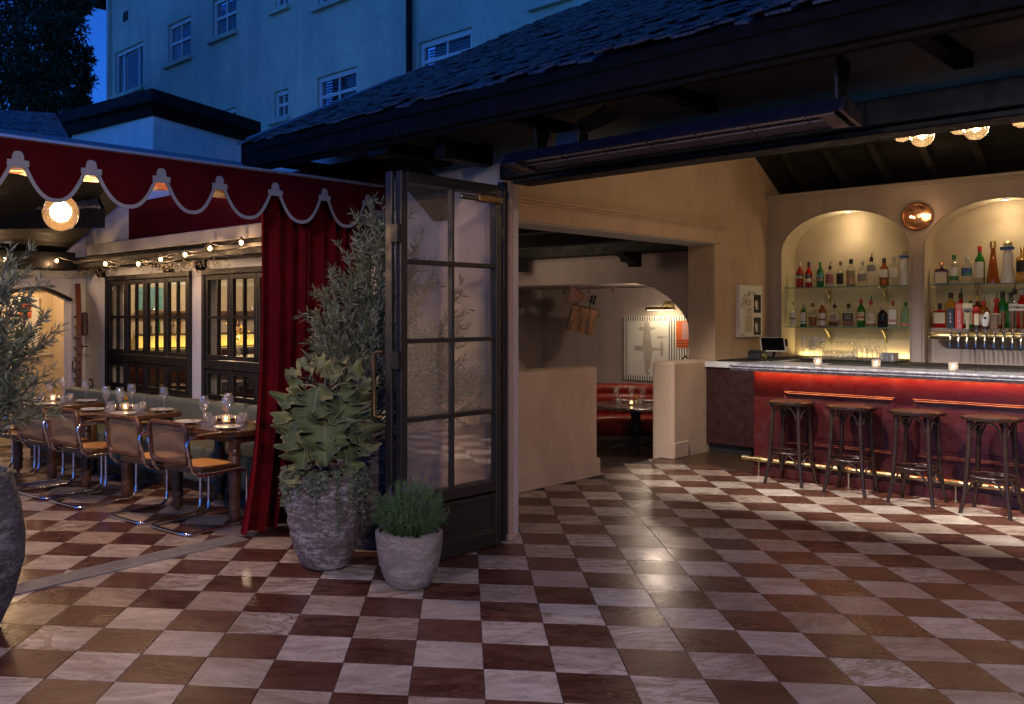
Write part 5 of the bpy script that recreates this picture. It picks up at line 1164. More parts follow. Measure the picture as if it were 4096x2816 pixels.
# ================================================================ alcove booth
FZ = -.417; TC_ = Vector((-6.79, 11.45, FZ))
BO = thing('booth', 'curved dark red leather booth behind the half walls', 'booth', tuple(TC_), 0)
q = MB(); q.lathe([(.80, .12), (.765, .16), (.76, .30), (.77, .345), (.80, .38), (.85, .41), (1.14, .40)], 40, a0=-.15, a1=PI + .15); q.build('seat', 'leather_red', BO, 60)
q = MB(); q.lathe([(1.12, .40), (1.10, .43), (1.085, .48), (1.10, .54), (1.135, .56), (1.12, .58), (1.10, .63), (1.115, .70), (1.145, .72), (1.13, .74), (1.11, .79), (1.13, .845), (1.18, .87), (1.26, .86), (1.27, .38)], 40, a0=-.15, a1=PI + .15); q.build('backrest', 'leather_red', BO, 60)
q = MB(); q.lathe([(.80, .10), (.80, .13), (1.25, .13)], 40, a0=-.15, a1=PI + .15); q.build('base_roll', 'oxblood_shaded', BO, 60)
for a in (.1, 1.1, 2.1, 3.0): MB().box(-.03, .03, -.03, .03, 0, .1).build('foot', 'black_wood', BO, loc=(.85 * math.cos(a), .85 * math.sin(a), 0))
BT = thing('booth_table', 'round zinc-topped pedestal table inside the curved booth', 'table', tuple(TC_), 0)
q = MB(); q.lathe([(.001, .61), (.60, .61), (.615, .62), (.615, .645), (.605, .655), (.001, .656)], 48); q.build('table_top', 'zinc', BT, 40)
q = MB(); q.lathe([(.05, .07), (.06, .10), (.045, .16), (.042, .20), (.07, .24), (.085, .34), (.075, .40), (.055, .42), (.06, .44), (.075, .54), (.085, .61)], 20); q.build('pedestal', 'cast_iron', BT, 50)
for i in range(4):
    a = .5 + i * PI / 2; c, s = math.cos(a), math.sin(a); q = MB(); q.tube([(.03 * c, .03 * s, .11), (.14 * c, .14 * s, .085), (.27 * c, .27 * s, .04), (.36 * c, .36 * s, .012)], [.028, .024, .02, .016], 8); q.build('foot', 'cast_iron', BT, 60)
tz_ = FZ + .658
for gx, gy, kd in ((2465, 1615, 'wine'), (2525, 1612, 'wine'), (2570, 1624, 'wine'), (2475, 1614, 'rocks'), (2562, 1618, 'rocks')):
    p = at(gx, gy, Z=tz_); put(kd, (p.x, p.y, tz_), 'clear wine glass on the booth table' if kd == 'wine' else 'clear water tumbler on the booth table', 'glasses on the booth table', sc=1.15)
p = at(2526, 1622, Z=tz_); put_votive((p.x, p.y, tz_), 'lit votive candle on the booth table', 'lit votive candles')
p = at(2545, 1618, Z=tz_); vase((p.x, p.y, tz_), 'small silver vase with yellow flowers on the booth table')
for gx, gy in ((2485, 1604), (2600, 1606)):
    p = at(gx, gy, Z=tz_); o = dup(plate_m, (p.x, p.y, tz_), (0, 0, 1)); tag(o, 'white plate set on the booth table', 'plate', 'plates on the booth table')
# poster with aeroplanes
PY = ABK - .001
def P_(x, y): v = at(x, y, Y=PY - .03); return v.x, v.z
x0, z1 = P_(2491, 1265); _, z0 = P_(2491, 1518); x1 = x0 + 1.75
AP = thing('aeroplane_poster', 'large white poster with sepia aeroplane drawing and black striped border', 'poster', (x0, PY, z0)); pw_, ph = x1 - x0, z1 - z0
MB().box(0, pw_, -.03, 0, 0, ph).build('panel', 'paper', AP, bevel=.003)
q = MB(); yy = -.0312
u = .01; cx1 = .80
while u < pw_ - .01:
    if u < .10 or u > cx1: q.box(u, u + .016, yy, -.0301, .004, ph - .004)
    else: q.box(u, u + .016, yy, -.0301, ph - .075, ph - .004); q.box(u, u + .016, yy, -.0301, .004, .075)
    u += .042
q.build('stripe_border', 'ink', AP)
MB().box(.10, cx1 - .008, -.0322, -.0301, .078, ph - .078).build('drawing_sheet', 'lbl_white', AP)
def plane_shape(cx, cz, s):
    q = MB(); Y_ = -.0328
    fus = [(-.30, .0), (-.28, .045), (-.18, .055), (0, .045), (.2, .02), (.36, .006), (.36, -.008), (.2, -.035), (0, -.06), (-.2, -.055), (-.29, -.04)]
    up_ = [(-.12, .03), (-.075, .03 + .52), (-.02, .56), (.03, .53), (.09, .03)]; dn = [(-.10, -.04), (-.055, -.50), (-.01, -.56), (.04, -.50), (.10, -.04)]; t1 = [(.26, .01), (.29, .15), (.33, .16), (.345, .0)]; t2 = [(.26, -.01), (.29, -.14), (.33, -.15), (.345, -.0)]
    for pl in (fus, up_, dn, t1, t2): q.add([(cx + a * s, Y_ - .0002 * random.random(), cz + b * s) for a, b in pl], [tuple(range(len(pl)))])
    q.tube([(cx - .305 * s, Y_, cz - .1 * s), (cx - .305 * s, Y_, cz + .11 * s)], .004, 4)
    q.build('aeroplane_drawing', 'ink_sepia', AP)
plane_shape(.45, ph * .50, .78)
q = MB(); q.add([(.28 + a, -.0327, ph - .20 + b) for a, b in ((0, 0), (.03, .03), (.2, .03), (.3, .02), (.3, .0), (.2, -.03), (.04, -.03))], [tuple(range(7))]); q.add([(.60 + a, -.0327, ph * .68 + b) for a, b in ((0, 0), (.04, .018), (.15, .008), (.17, .03), (.18, 0), (.04, -.02))], [tuple(range(6))]); q.build('aeroplane_drawing', 'ink_sepia', AP)
q = MB(); q.add([(.47 + .028 * (1 if k_ % 2 else .45) * math.cos(k_ * PI / 5 + .3), -.0332, ph * .17 + .028 * (1 if k_ % 2 else .45) * math.sin(k_ * PI / 5 + .3)) for k_ in range(10)], [tuple(range(10))]); q.build('star_mark', 'lbl_white', AP)
ox, oz = P_(2705, 1283); _, oz2 = P_(2705, 1390); ox -= x0
MB().box(ox, ox + .42, -.036, -.0325, oz2 - z0, oz - z0).build('orange_print', 'orange_print', AP); MB().box(ox + .10, ox + .40, -.0372, -.0361, oz2 - z0 + .13, oz - z0 - .02).build('portrait_print', 'pink_print', AP)
q = MB()
for i in range(3):
    u = ox + .015
    while u < ox + .38: q.box(u, u + .018, -.0371, -.0362, oz2 - z0 + .095 - i * .038, oz2 - z0 + .112 - i * .038); u += random.choice((.026, .028, .04))
q.build('block_letters', 'ink', AP)
hx_, hz_ = P_(2742, 1420); hx_ -= x0; hz_ -= z0
MB().add([(hx_ - .16, -.0365, hz_ - .16), (hx_, -.0365, hz_), (hx_ + .16, -.0365, hz_ - .16), (hx_, -.0365, hz_ - .32)], [(0, 1, 2, 3)]).build('diamond', 'ink', AP); MB().add([(hx_ - .125, -.037, hz_ - .16), (hx_, -.037, hz_ - .035), (hx_ + .125, -.037, hz_ - .16), (hx_, -.037, hz_ - .285)], [(0, 1, 2, 3)]).build('diamond_field', 'lbl_white', AP)
q = MB(); q.add([(hx_ + .035 * math.cos(t), -.0375, hz_ - .14 + .035 * math.sin(t)) for t in [k_ * PI / 8 for k_ in range(16)]], [tuple(range(16))]); q.build('dot', 'ink', AP)
# picture light
pl_ = at(2640, 1234, Y=ABK - .22); PLt = thing('picture_light', 'brass picture light over the aeroplane poster', 'picture light', tuple(pl_))
q = MB(); q.tube([(-.24, 0, 0), (.24, 0, 0)], .024, 12); q.build('shade', 'brass', PLt, 40)
q = MB(); q.tube([(.03, .0, .02), (.03, .06, .06), (.03, .20, .07)], .008, 8); q.box(-.05, .11, .20, .215, .02, .12); q.build('arm', 'brass', PLt, 50)
MB().box(-.22, .22, .004, .016, -.0262, -.0245).build('lamp_tube', 'spot_disc', PLt)
light('AREA', 'picture_lamp', (0, .03, -.03), 3.5, (1, .78, .45), PLt, .44, sy=.03, rot=aim((0, .55, -1)))
# hanging horn speaker
sp = at(2330, 1275, Y=12.0); SPK = thing('hanging_speaker', 'striped wooden speaker box with horn hung tilted from chains inside the arch', 'speaker', tuple(sp), .55)
SPK.rotation_euler = (math.radians(4), math.radians(14), .62)
MB().box(-.20, .20, -.20, .20, -.21, .19).build('cabinet', 'speaker_wood', SPK, bevel=.004)
q = MB(); q.lathe([(.12, 0), (.12, .008), (.10, .012), (.001, .004)], 24); q.build('woofer', 'black_rubber', SPK, 50, loc=(-.20, 0, .0), rot=(0, -PI / 2, 0))
for v in (-.12, .0): q = MB(); q.lathe([(.012, 0), (.012, .006), (.001, .006)], 10); q.build('port', 'iron_black', SPK, loc=(-.202, v, -.175), rot=(0, -PI / 2, 0))
q = MB()
for x_, s_ in ((-.30, .145), (-.29, .145), (-.18, .13), (-.16, .12), (-.04, .05), (.02, .035)): pass
secs = [(-.30, .15), (-.20, .135), (-.175, .12), (-.05, .045), (.04, .035)]
for (xa, ra), (xb, rb) in zip(secs, secs[1:]): q.hexa([(xa, -ra, .33 - ra * .85), (xb, -rb, .33 - rb * .85), (xb, rb, .33 - rb * .85), (xa, ra, .33 - ra * .85), (xa, -ra, .33 + ra * .85), (xb, -rb, .33 + rb * .85), (xb, rb, .33 + rb * .85), (xa, ra, .33 + ra * .85)])
q.build('horn', 'speaker_horn', SPK, bevel=.004)
q = MB(); q.tube([(.04, 0, .33), (.075, 0, .33)], .06, 14); q.tube([(.085, 0, .33), (.12, 0, .33)], .075, 14); q.build('driver', 'iron_black', SPK, 40)
q = MB(); q.box(-.15, -.13, -.02, .02, .19, .24); q.box(.05, .07, -.02, .02, .19, .27); q.build('horn_mount', 'iron_black', SPK)
def chain(a, b, name):
    q = MB(); n = max(3, int((b - a).length / .028))
    for i in range(n):
        p = a.lerp(b, (i + .5) / n); d = (b - a).normalized() * .017; s_ = (d.orthogonal() if i % 2 else d.cross(d.orthogonal())).normalized() * .008
        q.tube([p - d, p + s_, p + d, p - s_], .0026, 4, closed=True)
    return tag(q.build(name, 'steel', None), 'thin steel chain hanging from a ceiling hook ' + ('to the box of the speaker' if name == 'chain' else ''), 'chain', 'chains of the hanging speaker')
def hook(px_, lab):
    p = at(px_, 1160, Y=12.0); h = thing('ceiling_hook', lab, 'hook', (p.x, 12.0, 1.955), 0, 'ceiling hooks inside the arch')
    q = MB(); q.tube([(0, 0, 0), (0, 0, -.045)] + [(.022 * math.sin(t), 0, -.067 + .022 * math.cos(t)) for t in [i * .55 for i in range(11)]], .006, 6); q.build('eye', 'iron_black', h, 60)
    return Vector((p.x, 12.0, 1.87))
h1 = hook(2081, 'black ceiling hook left of the hanging speaker'); h2 = hook(2255, 'black ceiling hook above the speaker horn'); h3 = hook(2354, 'black ceiling hook above the speaker box'); h4 = hook(2450, 'black ceiling hook between speaker and poster')
bpy.context.view_layer.update(); mwm = Matrix.LocRotScale(SPK.location, SPK.rotation_euler, None)
for a, b in ((h2, mwm @ Vector((-.24, 0, .45))), (h3, mwm @ Vector((.10, 0, .40))), (h4, mwm @ Vector((.20, 0, -.02))), (h1, Vector((h1.x - .7, 12.1, 1.62)))): chain(a, b, 'chain')
bl_ = thing('booth_fill_lamp', 'small recessed light in the arched soffit above the booth table', 'downlight', (-6.35, 11.25, 1.95)); q = MB(); q.lathe([(.04, .004), (.04, -.008), (.001, -.008)], 16); q.build('lens', 'warm_glow', bl_)
light('POINT', 'booth_fill', (0, 0, -.10), 40, (1, .78, .6), bl_, .06)  # lamp added to brighten the booth and the niche wall
al_ = thing('alcove_fill_lamp', 'small recessed ceiling light above the booth', 'downlight', (-7.6, 9.2, 2.60)); q = MB(); q.lathe([(.05, .0), (.05, -.012), (.001, -.012)], 16); q.build('lens', 'warm_glow', al_)
light('POINT', 'alcove_fill', (0, 0, -.12), 40, (1, .76, .56), al_, .35)  # lamp added to raise the light level in the alcove
# ================================================================ canopy, valance and curtain
VX = -4.95
CN = thing('canopy', 'dark red scalloped canopy with grey top and striped lining over the terrace', 'canopy', (0, 0, 0))
peaks = [at(px_, 700, X=VX).y for px_ in (71, 366, 641, 880, 1100, 1292)]
spc = (peaks[-1] - peaks[0]) / 5
peaks = [peaks[0] - spc * k for k in range(4, 0, -1)] + peaks + [peaks[-1] + spc]
YE0, YE1 = .2, 4.72; ZTOP = 2.508
hn = .034
def edge(y):
    # lower edge of the valance at y
    for a, b in zip(peaks, peaks[1:]):
        if a <= y <= b:
            u = (y - a) / (b - a); m_ = min(y - a, b - y)
            if m_ < hn: return 2.345
            t = (y - a - hn) / (b - a - 2 * hn); t = abs(2 * t - 1)
            return 2.165 + .175 * (t ** 2.4) * (1 if t < 1 else 1)
    return 2.25
def wob(y): return .012 * math.sin(y * 5.1) + .006 * math.sin(y * 13)
N = 420; ys = [YE0 + (YE1 - YE0) * i / N for i in range(N + 1)]
q = MB(); q.grid(lambda i, j: (VX + wob(YE0 + (YE1 - YE0) * i) * (1 - j), YE0 + (YE1 - YE0) * i, edge(YE0 + (YE1 - YE0) * i) * (1 - j) + ZTOP * j), N, 3); q.build('valance', 'valance_red', CN, 60)
q = MB()
for a, b in zip(peaks, peaks[1:]):
    pts = []
    for i in range(25):
        t = i / 24; y = a + hn + (b - a - 2 * hn) * t; pts.append((y, 2.165 + .175 * abs(2 * t - 1) ** 2.4))
    outer = [(a + hn - .002, 2.382)] + pts + [(b - hn + .002, 2.382)]
    wdt = .023; ins = []
    for i, (y, z) in enumerate(outer):
        p0 = outer[max(0, i - 1)]; p1 = outer[min(len(outer) - 1, i + 1)]; ty, tz2 = p1[0] - p0[0], p1[1] - p0[1]; L_ = math.hypot(ty, tz2) or 1; ins.append((y - tz2 / L_ * wdt, z + ty / L_ * wdt))
    ok = [(o_, i_) for o_, i_ in zip(outer, ins) if YE0 < o_[0] < YE1 - .03]
    for (o1, i1), (o2, i2) in zip(ok, ok[1:]):
        q.add([(VX + .006 + wob(y) * .9, y, z) for y, z in (o1, o2, i2, i1)], [(0, 1, 2, 3)])
for p in peaks:
    if not YE0 + .1 < p < YE1 - .1: continue
    cap = [(-.062, 2.382), (-.062, 2.350), (-.034, 2.342), (.034, 2.342), (.062, 2.350), (.062, 2.382), (.034, 2.384), (.032, 2.410), (.022, 2.428), (0, 2.434), (-.022, 2.428), (-.032, 2.410), (-.034, 2.384)]
    q.add([(VX + .010 + wob(p + a), p + a, b) for a, b in cap], [tuple(range(len(cap)))])
q.build('scallop_trim', 'valance_trim', CN)
q = MB(); q.tube([(VX, y, ZTOP) for y in (YE0, 1.5, 3, YE1)], .012, 6); q.build('front_piping', 'flashing', CN)
q = MB(); q.grid(lambda i, j: (VX - 1.5 * j, YE0 + (YE1 - .35 - YE0) * i, ZTOP + .004 + .34 * (j ** 1.0) - .03 * math.sin(PI * j)), 30, 6); q.build('canopy_top', 'canopy_top', CN, 60)
# sagging striped lining: each stripe its own panel
y = YE0; k_ = 0
while y < YE1 - .05:
    yb = min(y + .145, YE1); q = MB()
    q.grid(lambda i, j: (VX - .03 - 1.35 * j, y + (yb - y) * i, 2.395 + .16 * j - .05 * math.sin(j * 3 * PI) ** 2 + .012 * math.sin((y + (yb - y) * i) * 9)), 2, 32)
    q.build('lining_stripe', 'canopy_beige' if k_ % 2 else 'canopy_rust', CN, 60); y = yb; k_ += 1
# canopy globe lamp
gp = at(243, 852, X=-5.75); GL = thing('canopy_globe_lamp', 'large bubbled glass globe lamp hanging beneath the striped canopy', 'pendant lamp', tuple(gp))
q = MB(); q.sphere((0, 0, 0), .12, 32, 18); q.build('globe', 'amber_globe', GL, 60)
q = MB(); q.sphere((0, 0, .015), .02, 12, 10, sz=2.0); q.build('bulb', 'bulb', GL, 60)
q = MB(); q.lathe([(.001, .112), (.035, .112), (.035, .145), (.006, .155), (.006, .22)], 14); q.build('fitting', 'brass', GL, 50)
light('POINT', 'globe_light', (0, 0, -.02), 105, (1, .66, .36), GL, .09)
# curtain
CU = thing('curtain', 'heavy dark red velvet curtain gathered beside the folding door', 'curtain', (0, 0, 0))
def cur(u, v):
    z = 2.44 * (1 - v) + .02 * v; flare = (v ** 3.2)
    y0 = 3.647 - .178 * flare; y1 = 4.70 + .01 * flare; y = y0 + (y1 - y0) * u
    ph_ = u * 2 * PI * 8.5 + 1.1 * math.sin(u * 9) + .5 * math.sin(u * 23 + v * 1.5); am = (.026 + .016 * math.sin(u * 14) + .035 * flare) * (1 if u > .02 else .4)
    x = VX - .13 + am * math.sin(ph_) + .012 * math.sin(ph_ * 2.3 + v * 2) + .02 * flare * math.sin(u * 7 + v * 3)
    return (x, y + .012 * math.cos(ph_), z)
q = MB(); q.grid(cur, 220, 44); q.build('cloth', 'curtain', CU, 80)
q = MB(); q.tube([(VX - .13, 3.50, 2.455), (VX - .13, 4.74, 2.455)], .014, 8); q.build('rod', 'iron_black', CU)
# ================================================================ plants
def leafq(mb, p, d, n, L, W, fold=.12, droop=0):
    # lens leaf of four triangles with a raised midrib
    d = d.normalized(); s = d.cross(n); s = s.normalized() if s.length > 1e-5 else d.orthogonal().normalized(); n = s.cross(d)
    m1 = p + d * L * .45 - n * L * droop * .3; tip = p + d * L - n * L * droop
    mb.add([p, m1 + s * W / 2 + n * W * fold, tip, m1 - s * W / 2 + n * W * fold, m1 - n * W * .05], [(0, 1, 4), (1, 2, 4), (2, 3, 4), (3, 0, 4)])
def rnd_dir(up=.3):
    while True:
        v = Vector((random.gauss(0, 1), random.gauss(0, 1), random.gauss(0, 1) + up))
        if v.length > .2: return v.normalized()
def olive(base, branches, lm, tm, leafL, twigs=1.0):
    """branches: list of (root, tip, bend); grows side shoots with paired narrow leaves"""
    for root, tip, nshoot, spread in branches:
        root, tip = Vector(root), Vector(tip); ax = tip - root; side = ax.orthogonal().normalized() * random.uniform(-.06, .06)
        pts = [root.lerp(tip, u) + side * math.sin(PI * u) + Vector((random.gauss(0, .008), random.gauss(0, .008), 0)) for u in [i / 6 for i in range(7)]]
        tm.tube(pts, [.010 * (1 - .8 * i / 6) + .0015 for i in range(7)], 5)
        shoots = [(pts, .25)]
        for k in range(nshoot):
            u = random.uniform(.22, 1.0); i = min(5, int(u * 6)); p = pts[i].lerp(pts[i + 1], u * 6 - i)
            d = (ax.normalized() * random.uniform(.5, 1.1) + rnd_dir(.25) * spread).normalized(); ln = random.uniform(.12, .34) * (1.15 - .45 * u)
            sp2 = [p + d * ln * t + Vector((0, 0, -.05 * t * t * ln)) + Vector((random.gauss(0, .006), random.gauss(0, .006), random.gauss(0, .006))) * t for t in (0, .35, .7, 1)]
            tm.tube(sp2, [.0035, .0028, .002, .0012], 4); shoots.append((sp2, 0))
        for sp2, u0 in shoots:
            ln = sum((b - a).length for a, b in zip(sp2, sp2[1:])); n = int(ln / .017)
            for i in range(n):
                u = u0 + (1 - u0) * (i + random.random()) / n; q_ = u * (len(sp2) - 1); j = min(len(sp2) - 2, int(q_)); p = sp2[j].lerp(sp2[j + 1], q_ - j); t = (sp2[j + 1] - sp2[j]).normalized()
                o = t.orthogonal().normalized(); o.rotate(Matrix.Rotation(random.uniform(0, 6.28), 3, t))
                for sg in (1, -1):
                    if random.random() < .12: continue
                    d = (t * random.uniform(.55, 1.1) + o * sg * random.uniform(.5, .95)).normalized()
                    leafq(lm, p, d, rnd_dir(1.2), leafL * random.uniform(.6, 1.15), leafL * random.uniform(.15, .22), droop=random.uniform(-.05, .2))
def pot(name, label, loc, prof, m, soil_z, r_soil, ridges=0, n=48):
    t = thing(name, label, 'planter', loc, random.uniform(0, 6))
    q = MB(); hmax = prof[-1][1]
    dense = []
    for (a, b), (c, d) in zip(prof, prof[1:]):
        for i in range(5): dense.append((a + (c - a) * i / 5, b + (d - b) * i / 5))
    dense.append(prof[-1])
    vs = []
    if ridges: dense = [(r + .0055 * math.sin(z / hmax * ridges * 2 * PI) * (.3 + .7 * min(1, z / hmax * 2)) if i > 2 else r, z) for i, (r, z) in enumerate(dense)]
    rt, zt = dense[-1]; dense += [(rt - .006, zt + .004), (rt - .020, zt + .002), (rt - .026, zt - .02), (r_soil, soil_z)]
    q.lathe(dense, n)
    q.v = [(x * (1 + .008 * math.sin(3 * math.atan2(y, x) + z * 9)), y * (1 + .008 * math.sin(2 * math.atan2(y, x) + 1 + z * 7)), z) for x, y, z in q.v]
    q.build('body', m, t, 50)
    q = MB(); q.lathe([(r_soil, soil_z), (.001, soil_z + .006)], 24); q.build('soil', 'soil', t)
    return t
peb = [MB().sphere((0, 0, 0), .5, 8, 6).build('pebble', 'pebble', None, 80) for _ in range(1)][0]
def pebbles(t, n, r0, r1, z, s0, s1):
    for i in range(n):
        a = random.uniform(0, 6.28); r = math.sqrt(random.uniform(r0 * r0, r1 * r1)); s = random.uniform(s0, s1)
        o = dup(peb, (r * math.cos(a), r * math.sin(a), z + s * .2), (random.uniform(-.3, .3), random.uniform(-.3, .3), random.uniform(0, 6)), (s * 1.35, s, s * .65), t); o.name = 'pebble'
# --- big banded pot with lobed leaves
P1 = (-4.165, 3.477, 0)
T1 = pot('banded_pot', 'tall ribbed lime-stained clay pot with trailing vine at its rim', P1, [(.118, 0), (.145, .01), (.175, .07), (.205, .16), (.228, .28), (.243, .42), (.250, .53), (.252, .575)], 'pot_banded', .545, .222, 7)
pebbles(T1, 40, .03, .205, .548, .02, .034)
KP = thing('lobed_leaf_plant', 'grey-green plant with big drooping wavy lobed leaves in the tall ribbed pot', 'plant', (P1[0], P1[1], .55))
q = MB(); q.tube([(0, 0, -.01), (.01, .01, .15), (-.01, .015, .32), (.0, .0, .50), (.01, .0, .60)], [.024, .022, .018, .014, .008], 10); q.tube([(.0, .01, .12), (.06, -.05, .25), (.08, -.10, .38)], [.016, .014, .01], 8); q.build('stem', 'twig', KP, 60)
def big_leaf(base, d0, L, W, droop, roll, young, k):
    """lobed blade: grid along midrib, wavy margin, drooping under gravity"""
    d0 = Vector(d0).normalized(); base = Vector(base)
    side = d0.cross(Vector((0, 0, 1))); side = side.normalized() if side.length > .05 else Vector((1, 0, 0)); side.rotate(Matrix.Rotation(roll, 3, d0))
    nu, nv = 34, 10; rows = []; rs = random.Random(k)
    W *= 1.0; L *= .95; pet = L * (.30 if not young else .15); pos = base + d0 * pet
    hz_ = Vector((d0.x, d0.y, 0)); d = d0.copy() if young else (hz_ * .8 + Vector((0, 0, -.25 - .55 * rs.random()))).normalized()
    if not young: L = L * .85
    ph1 = rs.uniform(0, 6); ph2 = rs.uniform(0, 6)
    for i in range(nu + 1):
        u = i / nu
        wb = min(1, u / .2) ** .7 * (1 - u ** 5) * (1.12 - .5 * u)
        lob = .70 + .40 * abs(math.sin(u * PI * 3.3 + ph1)) ** .75 + .10 * math.sin(u * 2 * PI * 7.7 + ph2)
        w_ = W / 2 * max(.06, wb * lob) if u > .02 else W * .05
        lobr = .70 + .40 * abs(math.sin(u * PI * 3.1 + ph2 + 1)) ** .75 + .10 * math.sin(u * 2 * PI * 8.1 + ph1); wr_ = W / 2 * max(.06, wb * lobr) if u > .02 else W * .05
        n = side.cross(d).normalized(); r = []
        for j in range(nv + 1):
            v = 2 * j / nv - 1; ww_ = w_ if v > 0 else wr_
            wav = .19 * W * (abs(v) ** 2.2) * math.sin(u * 2 * PI * 2.6 + (1.2 if v > 0 else -.8) + ph1 + ph2) + .10 * W * abs(v) ** 3 * math.sin(u * 38 + ph2 + (2 if v > 0 else 0))
            r.append(pos + side * (ww_ * v) + n * (wav + .10 * W * abs(v)))
        rows.append(r)
        step = L / nu; pos = pos + d * step; d = (d + Vector((0, 0, -1)) * droop * step / L * (1 - .35 * u) * 3.0).normalized()
        side = (side - d * side.dot(d)).normalized()
    q = MB(); q.grid(lambda a, b: rows[min(nu, round(b * nu))][min(nv, round(a * nv))], nv, nu)
    lf = q.build('leaf', 'kalanchoe_young' if young else 'kalanchoe_old', KP, 180, fix=False)
    e = MB(); e.tube([r[0] for r in rows[1:]], .0014, 4); e.tube([r[-1] for r in rows[1:]], .0014, 4); e.build('leaf_edge', 'kalanchoe_edge', lf)
    e = MB(); pt = [base - d0 * .05 * 0, base]; e.tube([base, base + d0 * pet * .5 + Vector((0, 0, .012))] + [rows[i][nv // 2] + Vector((0, 0, .001)) for i in range(nu + 1)], [.006, .006] + [.003 * (1 - .8 * i / nu) for i in range(nu + 1)], 5); e.build('midrib', 'kalanchoe_edge', lf)
    return lf
R2 = Vector((AX[0], BX[0], 0)); W2_ = Vector((AX[1], BX[1], 0))
def cv(r, f, z): return R2 * r + W2_ * f + Vector((0, 0, z))   # right / away / up as seen from the seating side
random.seed(21)
lv = [ # attach (right, away, up), direction, length, width, droop, young
 ((-.03, -.03, .52), (-1, -.35, .35), .36, .27, .95, 0), ((.04, -.02, .52), (.95, -.3, .45), .36, .27, 1.0, 0), ((.0, -.04, .50), (-.35, -.9, .45), .34, .27, 1.1, 0), ((.03, -.03, .47), (.5, -.85, .4), .36, .28, 1.1, 0),
 ((-.02, -.03, .40), (-.75, -.65, .25), .38, .30, 1.05, 0), ((.03, -.03, .38), (.9, -.55, .25), .38, .30, 1.05, 0), ((.0, -.04, .36), (.05, -1, .25), .40, .32, 1.1, 0), ((-.03, -.0, .38), (-1, .2, .2), .34, .26, 1.0, 0),
 ((-.02, -.03, .27), (-.5, -.85, .1), .34, .30, .9, 0), ((.03, -.03, .26), (.55, -.8, .1), .34, .28, .9, 0), ((.04, .0, .30), (1, .05, .15), .32, .26, .9, 0), ((.02, .03, .40), (.5, .8, .3), .32, .25, 1.0, 0), ((-.03, .03, .36), (-.6, .8, .3), .32, .25, 1.0, 0),
 ((.0, .0, .60), (-.75, -.25, .75), .24, .15, .8, 1), ((.02, .0, .59), (.85, -.15, .6), .30, .19, 1.0, 1), ((.01, -.02, .59), (.2, -.8, .7), .17, .14, .9, 1), ((-.01, .01, .60), (-.2, .5, 1), .18, .12, .6, 1), ((.02, .01, .6), (.5, .4, .9), .2, .13, .9, 1), ((-.06, -.10, .08), (-.6, -.7, .35), .22, .18, 1.1, 1)]
for i, (a, d, L_, W_, dr_, yg) in enumerate(lv): big_leaf(cv(*a), cv(*d), L_, W_, dr_, random.uniform(-.5, .5), yg, i + 3)
VN = thing('trailing_vine', 'small round-leaved silvery vine trailing over the rim of the ribbed pot', 'plant', (P1[0], P1[1], .565))
lmq, tmq = MB(), MB()
def round_leaf(mb, p, n, r):
    n = n.normalized(); a = n.orthogonal().normalized(); b = n.cross(a); mb.add([p + (a * math.cos(t) + b * math.sin(t)) * r + n * r * .25 * abs(math.cos(t)) for t in [k * PI / 3 for k in range(6)]], [tuple(range(6))])
for k in range(95):
    th_ = random.choice([random.gauss(-2.4, .35), random.gauss(-.9, .6), random.gauss(-2.9, .2), random.gauss(-.1, .3), random.uniform(-3.1, .1), random.uniform(-3.1, .1)]); dv = cv(math.cos(th_), math.sin(th_), 0)
    L_ = random.choice([.05, .08, .08, .12, .12, .2]) if not (-1.5 < th_ < -.5) else random.choice([.08, .12, .2, .30])
    p = dv * random.uniform(.13, .2) + Vector((0, 0, random.uniform(-.005, .03))); pts = [p, dv * .235 + Vector((0, 0, .03)), dv * .262 + Vector((0, 0, .0)), dv * (.262 + random.uniform(0, .012)) + Vector((0, 0, -L_ * .5)), dv * (.258 + random.uniform(-.01, .01)) + Vector((random.gauss(0, .008), random.gauss(0, .008), -L_))]
    tmq.tube(pts, .0012, 3)
    for i in range(int(9 + L_ * 90)):
        u = random.random() * 4; j = min(3, int(u)); q_ = pts[j].lerp(pts[j + 1], u - j) + Vector((random.gauss(0, .008), random.gauss(0, .008), random.gauss(0, .006) + .004)); round_leaf(lmq, q_, dv * .6 + rnd_dir(.9), random.uniform(.006, .0125))
lmq.build('foliage', 'vine_leaf', VN, fix=False); tmq.build('runner', 'twig', VN)
